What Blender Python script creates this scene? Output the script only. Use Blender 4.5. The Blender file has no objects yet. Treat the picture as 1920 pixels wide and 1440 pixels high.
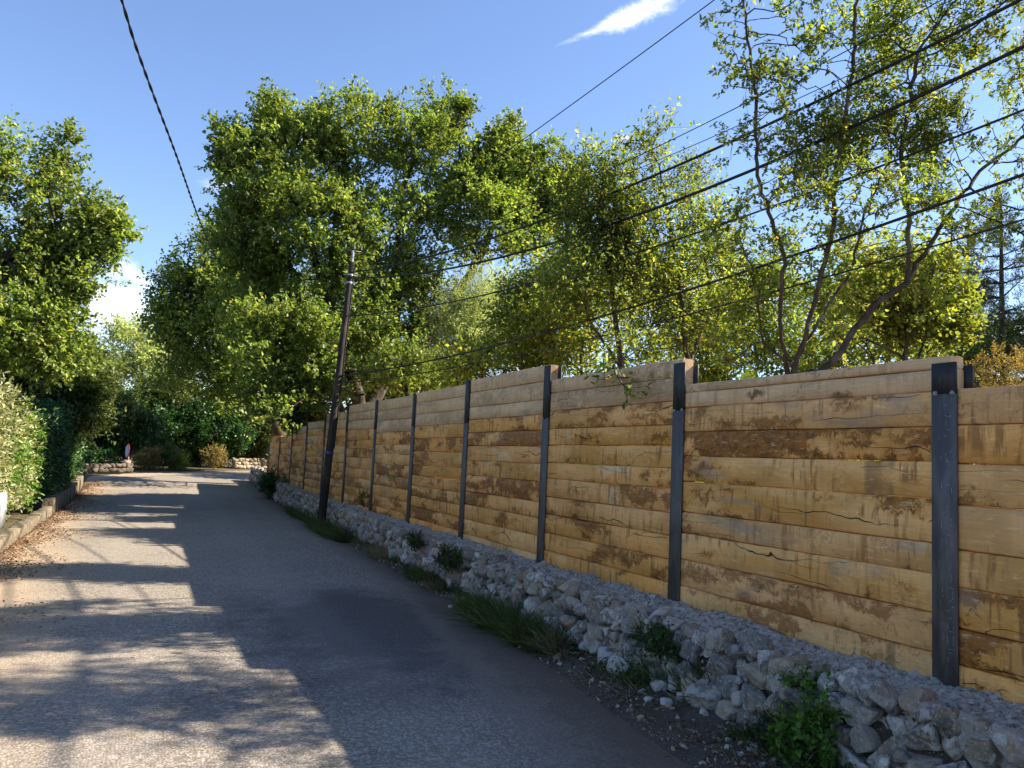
import bpy, math, random
import numpy as np
from mathutils import Vector, Matrix
C = bpy.context.scene
COL = C.collection
rng = np.random.default_rng(7)
random.seed(7)
R = math.radians

# ---------------------------------------------------------------- camera
YAW, PITCH, ROLL, FPX = R(23.933), R(5.409), R(2.671), 1520.3      # focal length in pixels of a 1920 wide frame
EYE = np.array([0.0, 0.0, 1.6])
_f = np.array([math.sin(YAW)*math.cos(PITCH), math.cos(YAW)*math.cos(PITCH), math.sin(PITCH)])
_r0 = np.array([math.cos(YAW), -math.sin(YAW), 0.0]); _u0 = np.cross(_r0, _f)
_r = math.cos(ROLL)*_r0 + math.sin(ROLL)*_u0
_u = -math.sin(ROLL)*_r0 + math.cos(ROLL)*_u0
cam_d = bpy.data.cameras.new('camera'); cam = bpy.data.objects.new('camera', cam_d); COL.objects.link(cam)
cam_d.sensor_width = 36; cam_d.lens = FPX/1920*36; cam_d.clip_start = .05; cam_d.clip_end = 3000
cam.matrix_world = Matrix(((_r[0], _u[0], -_f[0], 0), (_r[1], _u[1], -_f[1], 0), (_r[2], _u[2], -_f[2], 1.6), (0, 0, 0, 1)))
C.camera = cam

def ray(px, py): return _f + _r*(px-960)/FPX - _u*(py-720)/FPX      # direction seen at a pixel of the survey photo
def at_y(px, py, y): d = ray(px, py); return EYE + d*(y/d[1])
def at_x(px, py, x): d = ray(px, py); return EYE + d*(x/d[0])
def at_z(px, py, z): d = ray(px, py); return EYE + d*((z-1.6)/d[2])

# ---------------------------------------------------------------- light
SUN = Vector((1.30, -.29, 1.0)).normalized()
EL = math.asin(SUN.z); AZ = math.atan2(SUN.x, SUN.y)
sd = bpy.data.lights.new('sun', 'SUN'); sd.energy = 5.0; sd.angle = R(.53); sd.color = (1, .87, .70)
so = bpy.data.objects.new('sun', sd); COL.objects.link(so); so.rotation_euler = SUN.to_track_quat('Z', 'Y').to_euler(); so.location = (20, -5, 25)
C.view_settings.view_transform = 'Standard'; C.view_settings.look = 'None'; C.view_settings.gamma = 1
C.view_settings.exposure = 1.60

class NT:
    """small helper for writing node trees"""
    def __init__(s, tree): s.t = tree; tree.nodes.clear()
    def n(s, typ, props=None, **inp):
        nd = s.t.nodes.new(typ)
        for k, v in (props or {}).items(): setattr(nd, k, v)
        for k, v in inp.items():
            key = int(k[1:]) if k[0] == '_' and k[1:].isdigit() else k.replace('_', ' ')
            s.set(nd.inputs[key], v)
        return nd
    def set(s, sock, v):
        if isinstance(v, bpy.types.NodeSocket): s.t.links.new(v, sock)
        elif isinstance(v, bpy.types.Node): s.t.links.new(v.outputs[0], sock)
        else:
            if sock.type == 'RGBA' and hasattr(v, '__len__') and len(v) == 3: v = (*v, 1)
            sock.default_value = v
    def m(s, op, a, b=0.0, c=0.0, clamp=False):
        nd = s.n('ShaderNodeMath', {'operation': op, 'use_clamp': clamp}); s.set(nd.inputs[0], a); s.set(nd.inputs[1], b); s.set(nd.inputs[2], c); return nd.outputs[0]
    def vm(s, op, a, b=None, out=0):
        nd = s.n('ShaderNodeVectorMath', {'operation': op}); s.set(nd.inputs[0], a)
        if b is not None: s.set(nd.inputs[1], b)
        return nd.outputs[out]
    def ss(s, v, lo, hi, a=0.0, b=1.0):
        nd = s.n('ShaderNodeMapRange', {'interpolation_type': 'SMOOTHSTEP'}, Value=v)
        for k, q in (('From Min', lo), ('From Max', hi), ('To Min', a), ('To Max', b)): s.set(nd.inputs[k], q)
        return nd.outputs[0]
    def noise(s, vec, scale=1.0, detail=3.0, rough=.5, dist=0.0, col=False):
        nd = s.n('ShaderNodeTexNoise', Vector=vec, Scale=scale, Detail=detail, Roughness=rough, Distortion=dist); return nd.outputs['Color' if col else 0]
    def map(s, vec, scale=(1, 1, 1), loc=(0, 0, 0), rot=(0, 0, 0)):
        return s.n('ShaderNodeMapping', Vector=vec, Location=loc, Rotation=rot, Scale=scale).outputs[0]
    def mix(s, f, a, b, mode='MIX'):
        nd = s.n('ShaderNodeMix', {'data_type': 'RGBA', 'blend_type': mode}); s.set(nd.inputs[0], f); s.set(nd.inputs[6], a); s.set(nd.inputs[7], b); return nd.outputs[2]
    def ramp(s, f, stops, interp='LINEAR'):
        nd = s.n('ShaderNodeValToRGB'); s.set(nd.inputs[0], f); cr = nd.color_ramp; cr.interpolation = interp
        while len(cr.elements) < len(stops): cr.elements.new(.5)
        for e, (p, c) in zip(cr.elements, stops): e.position = p; e.color = (*c, 1)
        return nd.outputs[0]

# ---------------------------------------------------------------- sky and clouds
W = bpy.data.worlds.new('World'); C.world = W; W.use_nodes = True
T = NT(W.node_tree)
sky = T.n('ShaderNodeTexSky', {'sky_type': 'NISHITA', 'sun_disc': False, 'sun_elevation': EL, 'sun_rotation': AZ, 'air_density': 1.0, 'dust_density': .35, 'ozone_density': 2.2, 'altitude': 200})
dirv = T.n('ShaderNodeTexCoord').outputs['Generated']
nz = T.noise(dirv, 9, 6, .62, .4); nz2 = T.noise(T.map(dirv, (1, 1, 2.6)), 22, 7, .72, .9)
skyc = T.mix(1.0, sky.outputs[0], (.92, .945, 1.05, 1), 'MULTIPLY')
cover = None
for (px, py, dx, dy, a, b, soft, amp) in (
        (1165, 36, 112, -46, 118, 26, 1.5, 1.0), (218, 578, 70, 20, 140, 84, 1.4, 1.0), (255, 520, 60, 50, 90, 26, 1.0, .35), (1800, 640, 100, 5, 210, 44, .9, 1.0),
        (1172, 258, 10, 0, 14, 9, .9, .3), (560, 262, 30, -8, 46, 18, 1.0, .35), (430, 350, 30, 5, 60, 22, 1.0, .25), (1350, 560, 80, 0, 180, 60, 1.0, .5)):
    d0 = ray(px, py); L = np.linalg.norm(d0); d0 = d0/L
    e1 = _r*dx - _u*dy; e1 = e1 - d0*(e1@d0); e1 /= np.linalg.norm(e1); e2 = np.cross(d0, e1)
    k = FPX*L
    du = T.m('MULTIPLY', T.vm('DOT_PRODUCT', dirv, tuple(e1), 1), k/a); dv = T.m('MULTIPLY', T.vm('DOT_PRODUCT', dirv, tuple(e2), 1), k/b)
    if px == 1165: dv = T.m('DIVIDE', dv, T.ss(du, -1.1, .9, .30, 1.15))
    rr = T.m('SQRT', T.m('ADD', T.m('MULTIPLY', du, du), T.m('MULTIPLY', dv, dv)))
    jit = T.m('ADD', T.m('MULTIPLY', T.m('SUBTRACT', nz, .5), 1.7), T.m('MULTIPLY', T.m('SUBTRACT', nz2, .5), 1.5))
    v = T.m('SUBTRACT', T.m('SUBTRACT', 1.0, rr), T.m('MULTIPLY', jit, 1.0))
    front = T.m('GREATER_THAN', T.vm('DOT_PRODUCT', dirv, tuple(d0), 1), .5)
    v = T.m('MULTIPLY', T.m('MULTIPLY', T.ss(v, -.10, soft), amp), front)
    cover = v if cover is None else T.m('MAXIMUM', cover, v)
cl = T.mix(T.m('MINIMUM', cover, 1.0), skyc, (10.4, 10.4, 10.6, 1))
bg = T.n('ShaderNodeBackground', Color=cl, Strength=.081)
T.n('ShaderNodeOutputWorld', Surface=bg)

# ---------------------------------------------------------------- numpy noise and mesh helpers
def vnoise(p, seed=0):
    """smooth value noise, p (...,3) -> 0..1"""
    p = np.asarray(p, float); i = np.floor(p).astype(np.int64); f = p-i; f = f*f*(3-2*f)
    def h(a, b, c):
        n = (a*374761393 + b*668265263 + c*2147483647 + seed*1274126177) & 0xffffffff
        n = ((n ^ (n >> 13))*1274126177) & 0xffffffff
        return ((n ^ (n >> 16)) & 0xffff)/65535.0
    x, y, z = i[..., 0], i[..., 1], i[..., 2]; fx, fy, fz = f[..., 0], f[..., 1], f[..., 2]
    r = 0
    for a in (0, 1):
        for b in (0, 1):
            for c in (0, 1):
                r = r + h(x+a, y+b, z+c)*(fx if a else 1-fx)*(fy if b else 1-fy)*(fz if c else 1-fz)
    return r
def fbm(p, oct=4, seed=0):
    p = np.asarray(p, float); a, s, t = .5, 0, 0
    for k in range(oct): s = s+a*vnoise(p*2**k, seed+k); t += a; a *= .5
    return s/t
def P3(x, y, z=0): return np.stack([np.asarray(x, float)+0*np.asarray(y), np.asarray(y, float)+0*np.asarray(x), np.asarray(z, float)+0*np.asarray(x)+0*np.asarray(y)], -1)

def build(name, parts, mat, parent=None, smooth=False, attrs=None, uv=None):
    """parts: list of (verts, faces) arrays; joined into ONE mesh object"""
    V, loops, starts, off, ls = [], [], [], 0, 0
    for v, f in parts:
        v = np.asarray(v, np.float32).reshape(-1, 3); f = np.asarray(f, np.int32)
        V.append(v); loops.append((f+off).ravel()); starts.append(ls + np.arange(len(f), dtype=np.int32)*f.shape[1]); ls += f.size; off += len(v)
    V = np.concatenate(V); loops = np.concatenate(loops); starts = np.concatenate(starts)
    me = bpy.data.meshes.new(name)
    me.vertices.add(len(V)); me.vertices.foreach_set('co', V.ravel())
    me.loops.add(len(loops)); me.loops.foreach_set('vertex_index', loops)
    me.polygons.add(len(starts)); me.polygons.foreach_set('loop_start', starts)
    if uv is not None:
        l = me.uv_layers.new(name='UVMap'); l.data.foreach_set('uv', np.asarray(uv, np.float32)[loops].ravel())
    me.update(calc_edges=True); me.validate()
    if smooth: me.polygons.foreach_set('use_smooth', np.ones(len(starts), bool))
    for k, a in (attrs or {}).items():
        at = me.attributes.new(k, 'FLOAT_COLOR', 'POINT'); a = np.asarray(a, np.float32); at.data.foreach_set('color', np.concatenate([a, np.ones((len(a), 1), np.float32)], 1).ravel())
    me.materials.append(mat)
    o = bpy.data.objects.new(name, me); COL.objects.link(o)
    if parent is not None: o.parent = parent; o.matrix_parent_inverse = Matrix.Translation(-Vector(parent.location))
    return o
def tag(o, label=None, cat=None, group=None, kind=None):
    for k, v in (('label', label), ('category', cat), ('group', group), ('kind', kind)):
        if v: o[k] = v
    return o
def empty(name, loc, label, cat, group=None):
    o = bpy.data.objects.new(name, None); COL.objects.link(o); o.location = [float(v) for v in loc]; o.empty_display_size = .3
    return tag(o, label, cat, group)
def box(c, s):
    c = np.array(c, float); s = np.array(s, float)/2
    v = np.array([[x, y, z] for x in (-1, 1) for y in (-1, 1) for z in (-1, 1)])*s+c
    return v, np.array([[0, 1, 3, 2], [4, 6, 7, 5], [0, 4, 5, 1], [2, 3, 7, 6], [0, 2, 6, 4], [1, 5, 7, 3]])
def grid(nu, nv):
    i = np.arange(nu-1)[:, None]*nv + np.arange(nv-1)[None]; i = i.ravel()
    return np.stack([i, i+nv, i+nv+1, i+1], 1)
def frusta(a, b, ra, rb, n=6):
    """tapered tubes a->b, all vectorised (each its own island)"""
    a = np.asarray(a, float); b = np.asarray(b, float); d = b-a; L = np.linalg.norm(d, axis=1, keepdims=True)+1e-9; d = d/L
    h = np.where(np.abs(d[:, 2:3]) > .9, np.array([[1., 0, 0]]), np.array([[0, 0, 1.]]))
    u = np.cross(d, h); u /= np.linalg.norm(u, axis=1, keepdims=True)+1e-9; w = np.cross(d, u)
    t = np.arange(n)/n*2*math.pi
    ring = u[:, None]*np.cos(t)[None, :, None] + w[:, None]*np.sin(t)[None, :, None]
    va = a[:, None]+ring*np.asarray(ra)[:, None, None]; vb = b[:, None]+ring*np.asarray(rb)[:, None, None]
    V = np.concatenate([va, vb], 1).reshape(-1, 3)
    k = np.arange(n); q = np.stack([k, (k+1) % n, (k+1) % n+n, k+n], 1)
    return V, (np.arange(len(a))[:, None, None]*2*n + q[None]).reshape(-1, 4)
def tube(pts, rad, n=8, cap=True):
    """one continuous tube along a polyline"""
    p = np.asarray(pts, float); m = len(p); rad = np.broadcast_to(rad, (m,)); d = np.gradient(p, axis=0); d /= np.linalg.norm(d, axis=1, keepdims=True)
    u = np.cross(d[0], [0, 0, 1.] if abs(d[0, 2]) < .9 else [1., 0, 0]); u /= np.linalg.norm(u); U = []
    for i in range(m):
        u = u - d[i]*(u@d[i]); u /= np.linalg.norm(u); U.append(u)
    U = np.array(U); Wd = np.cross(d, U); t = np.arange(n)/n*2*math.pi
    V = (p[:, None] + (U[:, None]*np.cos(t)[None, :, None] + Wd[:, None]*np.sin(t)[None, :, None])*rad[:, None, None]).reshape(-1, 3)
    k = np.arange(n); q = np.stack([k, (k+1) % n, (k+1) % n+n, k+n], 1)
    F = (np.arange(m-1)[:, None, None]*n + q[None]).reshape(-1, 4)
    out = [(V, F)]
    if cap: out += [(V[:n], np.array([list(range(n))[::-1]])), (V[-n:], np.array([list(range(n))]))]
    return out
def unit(v): return v/(np.linalg.norm(v, axis=-1, keepdims=True)+1e-9)
def rand_dirs(n): return unit(rng.normal(size=(n, 3)))

def gz(x, y):
    """height of the land"""
    y = np.asarray(y, float); t = np.clip((y-20)/24, 0, 1); z = .6*t*t*(3-2*t)
    x = np.asarray(x, float); k = np.clip((x-4.0)/.3, 0, 1)
    return z + .42*k*np.clip(1-(y-30)/6, 0, 1)

# ---------------------------------------------------------------- materials
def mat(name):
    m = bpy.data.materials.new(name); m.use_nodes = True; return m, NT(m.node_tree)
def finish(T, bsdf): T.n('ShaderNodeOutputMaterial', Surface=bsdf.outputs[0])
def princ(T, col, rough=.7, spec=.3, metal=0.0, normal=None):
    b = T.n('ShaderNodeBsdfPrincipled'); T.set(b.inputs['Base Color'], col); T.set(b.inputs['Roughness'], rough)
    T.set(b.inputs['Specular IOR Level'], spec); T.set(b.inputs['Metallic'], metal)
    if normal is not None: T.set(b.inputs['Normal'], normal)
    return b
def bump(T, h, dist=.01, strength=1.0, normal=None):
    nd = T.n('ShaderNodeBump', Height=h, Distance=dist, Strength=strength)
    if normal is not None: T.set(nd.inputs['Normal'], normal)
    return nd.outputs[0]

def leaf_mat(name, stops, trans=.4, tcol=(1.5, 1.55, .55), rough=.48, clump=.35):
    m, T = mat(name)
    geo = T.n('ShaderNodeNewGeometry'); pos = geo.outputs['Position']
    c = T.ramp(geo.outputs['Random Per Island'], stops)
    k = T.ss(T.noise(pos, .9, 3), .32, .68, 1-clump, 1+clump)
    c = T.mix(1.0, c, T.n('ShaderNodeCombineColor', Red=k, Green=k, Blue=k).outputs[0], 'MULTIPLY')
    b = princ(T, c, rough, .35)
    tr = T.n('ShaderNodeBsdfTranslucent', Color=T.mix(1.0, c, (*tcol, 1), 'MULTIPLY'))
    mx = T.n('ShaderNodeMixShader', Fac=trans, _1=b.outputs[0], _2=tr.outputs[0]); finish(T, mx); return m
M_oak = leaf_mat('oak_leaf', [(0, (.065, .112, .026)), (.35, (.135, .20, .044)), (.7, (.22, .29, .070)), (.93, (.31, .34, .09)), (1, (.38, .34, .08))])
M_oakfar = leaf_mat('far_oak_leaf', [(0, (.045, .075, .022)), (.5, (.10, .135, .038)), (1, (.18, .21, .06))])
M_pistach = leaf_mat('young_tree_leaf', [(0, (.06, .105, .028)), (.4, (.12, .175, .043)), (.8, (.19, .24, .058)), (.95, (.32, .32, .07)), (1, (.36, .22, .08))], .52, (1.9, 1.85, .6))
M_yellow = leaf_mat('yellow_green_leaf', [(0, (.10, .16, .035)), (.5, (.19, .25, .05)), (.85, (.32, .34, .07)), (1, (.42, .33, .07))], .5, (1.55, 1.5, .6))
M_olive = leaf_mat('olive_leaf', [(0, (.26, .31, .12)), (.5, (.40, .45, .19)), (1, (.54, .54, .27))], .5, (1.2, 1.3, .7), .6)
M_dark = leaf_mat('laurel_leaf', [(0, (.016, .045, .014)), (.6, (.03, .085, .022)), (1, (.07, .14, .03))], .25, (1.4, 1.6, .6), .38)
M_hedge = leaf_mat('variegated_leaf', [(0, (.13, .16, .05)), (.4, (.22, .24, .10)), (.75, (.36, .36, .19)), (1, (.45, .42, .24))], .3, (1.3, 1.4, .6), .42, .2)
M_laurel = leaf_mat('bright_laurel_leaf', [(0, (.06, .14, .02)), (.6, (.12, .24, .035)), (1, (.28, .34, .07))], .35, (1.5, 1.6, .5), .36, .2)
M_pine = leaf_mat('pine_needle', [(0, (.035, .060, .028)), (.6, (.06, .09, .04)), (1, (.12, .13, .07))], .15, (1, 1, .6), .6)
M_rust = leaf_mat('dry_leaf_rust', [(0, (.17, .085, .045)), (.6, (.30, .16, .075)), (1, (.24, .20, .07))], .3, (1.3, 1, .6), .7)
M_straw = leaf_mat('dry_leaf_straw', [(0, (.20, .15, .05)), (.6, (.34, .27, .09)), (1, (.20, .22, .06))], .3, (1.3, 1.1, .5), .7)
M_grass = leaf_mat('grass_blade', [(0, (.030, .055, .014)), (.6, (.055, .095, .022)), (.9, (.11, .13, .04)), (1, (.24, .20, .10))], .3, (1.3, 1.4, .6), .55)
M_drygrass = leaf_mat('dry_grass', [(0, (.16, .12, .06)), (1, (.30, .25, .14))], .2, (1, 1, .7), .8)
M_weed = leaf_mat('weed_leaf', [(0, (.04, .10, .016)), (.6, (.085, .19, .025)), (1, (.16, .24, .04))], .35, (1.4, 1.6, .5), .42)
M_litter = leaf_mat('fallen_leaf', [(0, (.07, .036, .022)), (.4, (.16, .085, .048)), (.8, (.27, .165, .09)), (1, (.42, .34, .23))], .1, (1, .9, .6), .8, .2)

def m_bark():
    m, T = mat('bark'); p = T.n('ShaderNodeTexCoord').outputs['Object']
    n1 = T.noise(T.map(p, (9, 9, 2.2)), 1, 5, .65); n2 = T.noise(p, 2.3, 3)
    c = T.ramp(n1, [(.3, (.022, .016, .012)), (.55, (.068, .052, .040)), (.75, (.16, .135, .11))])
    c = T.mix(T.ss(n2, .5, .75, 0, .6), c, (.16, .165, .135, 1))
    finish(T, princ(T, c, .9, .15, normal=bump(T, n1, .03, .8))); return m
M_bark = m_bark()

def m_wood():
    m, T = mat('oak_sleeper_wood')
    uv = T.n('ShaderNodeUVMap').outputs[0]
    a = T.n('ShaderNodeAttribute', {'attribute_name': 'plank'}); sp = T.n('ShaderNodeSeparateColor', Color=a.outputs['Color'])
    rnd, pale, rnd2 = sp.outputs[0], sp.outputs[1], sp.outputs[2]
    N = lambda sx, sy, det=3, rough=.55, dist=0.0, off=0: T.noise(T.map(uv, (sx, sy, 1), (off, off*.37, 0)), 1, det, rough, dist)
    base = T.mix(rnd, (.94, .40, .092, 1), (.96, .525, .185, 1))
    base = T.mix(pale, base, (.78, .51, .27, 1))
    base = T.mix(T.ss(N(.9, 2.2, 3, .5, .3, 11), .38, .68), base, T.mix(pale, (.66, .30, .055, 1), (.60, .39, .21, 1)))
    base = T.mix(T.ss(N(1.3, 2.0, 3, .5, .2, 77), .60, .74, 0, .75), base, (.88, .63, .36, 1))                 # paler, sanded looking areas
    g = N(2.5, 85, 4, .6, .2, 3); base = T.mix(T.ss(g, .3, .7, .24, 0), base, (.36, .20, .075, 1))
    gv = N(60, 1.2, 2, .5, 0, 5); base = T.mix(T.ss(gv, .25, .75, .14, 0), base, (.34, .20, .09, 1))              # vertical saw marks
    gb = N(5.5, .55, 2, .5, 0, 9); base = T.mix(T.ss(gb, .52, .66, 0, .28), base, (.42, .25, .10, 1))             # broad vertical bands
    # rot and tannin blotches
    warp = T.noise(T.map(uv, (7, 9, 1)), 1, 4, .6, 0, True)
    wuv = T.vm('ADD', uv, T.vm('SCALE', T.vm('SUBTRACT', warp, (.5, .5, .5))))
    wuv.node.inputs[1].links[0].from_node.inputs['Scale'].default_value = .13
    fr = T.m('MULTIPLY', T.m('SUBTRACT', N(24, 1.6, 3, .6, 0, 15), .5), .11)
    wuv = T.vm('ADD', wuv, T.n('ShaderNodeCombineXYZ', Y=fr).outputs[0])
    W_ = lambda sx, sy, det=4, rough=.6, off=0: T.noise(T.map(wuv, (sx, sy, 1), (off, off*.41, 0)), 1, det, rough)
    amt = T.ss(rnd2, .0, 1.0, .045, -.055)
    b1 = T.ss(T.m('ADD', W_(1.7, 4.6, 9, .72, 21), T.m('MULTIPLY', T.m('SUBTRACT', N(.55, .8, 1, .5, 0, 31), .5), .5)), T.m('ADD', .552, amt), T.m('ADD', .592, amt))
    b0 = T.ss(T.m('ADD', W_(1.7, 4.6, 6, .66, 21), T.m('MULTIPLY', T.m('SUBTRACT', N(.55, .8, 1, .5, 0, 31), .5), .5)), T.m('ADD', .47, amt), T.m('ADD', .60, amt)); base = T.mix(T.m('MULTIPLY', b0, .6), base, T.mix(pale, (.56, .235, .045, 1), (.50, .33, .19, 1)))
    stain = T.mix(T.ss(W_(14, 20, 6, .75, 2), .38, .58), (.085, .030, .009, 1), (.30, .110, .020, 1))
    base = T.mix(T.m('MULTIPLY', b1, T.m('SUBTRACT', .86, T.m('MULTIPLY', pale, .64))), base, stain)
    # drips running down from seams
    d1 = T.m('MULTIPLY', T.ss(N(17, 2.3, 3, .6, .3, 41), .50, .64), T.ss(N(1.5, 3.2, 3, .5, 0, 51), .44, .56))
    base = T.mix(T.m('MULTIPLY', d1, T.m('SUBTRACT', .78, T.m('MULTIPLY', pale, .45))), base, (.27, .115, .030, 1))
    # knots
    vo = T.n('ShaderNodeTexVoronoi', {'feature': 'F1'}, Vector=T.map(wuv, (1.3, 4.3, 1)), Scale=1.0)
    kn = T.m('MULTIPLY', T.ss(vo.outputs['Distance'], .05, .17, 1, 0), T.m('GREATER_THAN', T.n('ShaderNodeSeparateColor', Color=vo.outputs['Color']).outputs[0], .62))
    base = T.mix(T.m('MULTIPLY', kn, .85), base, (.10, .045, .018, 1))
    # weathered grey patches
    base = T.mix(T.m('MULTIPLY', T.ss(N(.8, 3.0, 4, .6, .4, 61), .58, .70), .5), base, (.26, .235, .19, 1))
    # tide marks, stronger on the paler new boards
    def iso(n, w): return T.ss(T.m('ABSOLUTE', T.m('SUBTRACT', n, .5)), 0, w, 1, 0)
    t1 = T.m('MULTIPLY', iso(W_(2.1, 5.0, 4, .6, 71), .016), T.ss(N(1.1, 1.5, 2, .5, 0, 81), .42, .6))
    base = T.mix(T.m('MULTIPLY', t1, T.m('ADD', .30, T.m('MULTIPLY', pale, .42))), base, (.22, .115, .060, 1))
    # drying cracks: long wavy lines along the grain
    def lines(fv, amp, su, sv, off, w, mu, mv, lo):
        vv = T.n('ShaderNodeSeparateXYZ', Vector=uv).outputs[1]
        ph_ = T.m('ADD', T.m('MULTIPLY', vv, fv), T.m('MULTIPLY', N(su, sv, 4, .55, 0, off), amp)); d_ = T.m('ABSOLUTE', T.m('SUBTRACT', T.m('FRACT', ph_), .5))
        wid = T.m('MULTIPLY', T.ss(N(mu*1.7, mv, 2, .5, 0, off+3), .42, .7), w)
        return T.m('MULTIPLY', T.ss(T.m('SUBTRACT', d_, wid), 0, w*.5, 1, 0), T.ss(N(mu, mv, 1, .5, 0, off+7), lo, lo+.03))
    cr = lines(3.6, 2.6, .75, .9, 91, .012, .7, 3.1, .50)
    cr2 = lines(9.0, 4.2, .55, .9, 131, .022, 1.0, 4.0, .54)
    crk = T.m('MULTIPLY', T.m('MAXIMUM', cr, cr2), T.m('SUBTRACT', 1.0, T.m('MULTIPLY', pale, .5)))
    base = T.mix(T.m('MULTIPLY', crk, .95), base, (.035, .017, .008, 1))
    # single upright marks left by the stacking battens
    st = T.m('MULTIPLY', iso(N(1.5, .02, 1, .5, 0, 103), .0045), T.ss(N(.8, 2, 1, .5, 0, 107), .5, .56)); base = T.mix(T.m('MULTIPLY', st, .6), base, (.16, .10, .05, 1))
    fl = N(70, 160, 3, .65, 0, 141); base = T.mix(T.ss(fl, .60, .70, 0, .25), base, (.20, .10, .04, 1)); base = T.mix(T.ss(N(9, 40, 5, .7, .3, 143), .55, .68, 0, .35), base, (.96, .74, .42, 1))
    h = T.m('SUBTRACT', T.m('ADD', T.m('MULTIPLY', g, .25), T.m('MULTIPLY', gv, .2)), T.m('MULTIPLY', crk, 1.6))
    finish(T, princ(T, base, .74, .22, normal=bump(T, h, .004, .7))); return m
M_wood = m_wood()

def m_steel(name, c1, c2, scuff=.5):
    m, T = mat(name); p = T.n('ShaderNodeTexCoord').outputs['Object']
    n1 = T.noise(T.map(p, (14, 14, 4)), 1, 5, .6, .3); n2 = T.noise(T.map(p, (60, 60, 12)), 1, 3, .6)
    c = T.mix(T.ss(n1, .35, .7), c1, c2); c = T.mix(T.m('MULTIPLY', T.ss(n2, .62, .72), scuff), c, (.23, .235, .25, 1))
    rust = T.m('MULTIPLY', T.ss(T.noise(p, 6, 4, .6), .62, .7), .35); c = T.mix(rust, c, (.12, .06, .035, 1))
    finish(T, princ(T, c, T.ss(n1, .3, .7, .5, .7), .4, .05, bump(T, n1, .003, .5))); return m
M_steel = m_steel('mill_scale_steel', (.072, .066, .060, 1), (.135, .124, .112, 1))
M_black = m_steel('black_painted_steel', (.016, .016, .016, 1), (.042, .041, .040, 1), .2)
M_galv = m_steel('galvanised_steel', (.30, .33, .36, 1), (.50, .54, .58, 1), .3)
def m_plain(name, col, rough=.6, var=.25, scale=8, spec=.3):
    m, T = mat(name); p = T.n('ShaderNodeTexCoord').outputs['Object']; n = T.noise(p, scale, 5, .6)
    c = T.mix(T.ss(n, .3, .7), tuple(np.array(col)*(1-var))+(1,), tuple(np.array(col)*(1+var))+(1,)); finish(T, princ(T, c, rough, spec, normal=bump(T, n, .004, .4))); return m
M_chalk = m_plain('chalk', (.30, .31, .32), .9, .3, 60)
M_rubber = m_plain('black_cable_rubber', (.010, .010, .014), .55, .2)
M_weld = m_plain('bare_weld', (.22, .22, .23), .45, .5, 120)

def m_stone():
    m, T = mat('limestone'); g = T.n('ShaderNodeNewGeometry'); p = T.n('ShaderNodeTexCoord').outputs['Object']
    c = T.ramp(g.outputs['Random Per Island'], [(0, (.20, .19, .175)), (.18, (.40, .36, .30)), (.34, (.60, .56, .50)), (.5, (.29, .24, .18)), (.62, (.50, .41, .30)), (.78, (.24, .23, .215)), (.92, (.68, .64, .57)), (1, (.26, .17, .11))])
    n1 = T.noise(p, 16, 5, .65); n2 = T.noise(p, 55, 4, .65); n3 = T.noise(p, 5, 3, .5, .5)
    r_ = T.m('FRACT', T.m('MULTIPLY', g.outputs['Random Per Island'], 7.31)); r2_ = T.m('FRACT', T.m('MULTIPLY', g.outputs['Random Per Island'], 23.7))
    c = T.mix(T.m('MULTIPLY', T.ss(n1, .44, .58, 0, 1), T.m('ADD', .15, T.m('MULTIPLY', r_, .75))), c, (.085, .078, .070, 1)); c = T.mix(T.m('MULTIPLY', T.ss(n3, .46, .58, 0, 1), T.m('MULTIPLY', r2_, .8)), c, (.34, .23, .13, 1))
    c = T.mix(T.ss(n2, .58, .64, 0, .75), c, (.56, .545, .51, 1)); c = T.mix(T.ss(n2, .36, .28, 0, .7), c, (.05, .047, .042, 1))
    h = T.m('ADD', T.m('MULTIPLY', n1, 1.0), T.m('MULTIPLY', n2, .4)); finish(T, princ(T, c, .92, .2, normal=bump(T, h, .035, 1.0))); return m
M_stone = m_stone()
def m_cement():
    m, T = mat('rough_cement'); p = T.n('ShaderNodeTexCoord').outputs['Object']
    n1 = T.noise(p, 30, 6, .7); n2 = T.noise(p, 3.5, 4, .6); vo = T.n('ShaderNodeTexVoronoi', Vector=p, Scale=70.0).outputs['Distance']
    c = T.ramp(n1, [(.36, (.075, .068, .058)), (.46, (.34, .30, .25)), (.66, (.56, .51, .43))]); c = T.mix(T.ss(n2, .55, .72, 0, .45), c, (.30, .275, .235, 1))
    c = T.mix(T.ss(vo, .1, .35, .4, 0), c, (.40, .40, .40, 1))
    finish(T, princ(T, c, .95, .15, normal=bump(T, T.m('SUBTRACT', n1, T.m('MULTIPLY', vo, .4)), .016, 1.0))); return m
M_cement = m_cement()
def m_soil(name, c1, c2, c3):
    m, T = mat(name); p = T.n('ShaderNodeTexCoord').outputs['Object']
    n1 = T.noise(p, 2.2, 5, .6); n2 = T.noise(p, 34, 5, .7); vo = T.n('ShaderNodeTexVoronoi', Vector=p, Scale=48.0)
    c = T.mix(T.ss(n1, .35, .65), c1, c2); c = T.mix(T.ss(n2, .3, .7, 0, .6), c, c3)
    pb = T.m('MULTIPLY', T.ss(vo.outputs['Distance'], .20, .36, 1, 0), T.m('GREATER_THAN', T.n('ShaderNodeSeparateColor', Color=vo.outputs['Color']).outputs[1], .80))
    c = T.mix(T.m('MULTIPLY', pb, .8), c, (.36, .33, .29, 1))
    finish(T, princ(T, c, .95, .15, normal=bump(T, T.m('ADD', n2, T.m('MULTIPLY', pb, .6)), .02, .9))); return m
M_ground = m_soil('leafy_soil', (.10, .075, .045, 1), (.14, .12, .06, 1), (.07, .055, .035, 1))
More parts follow.
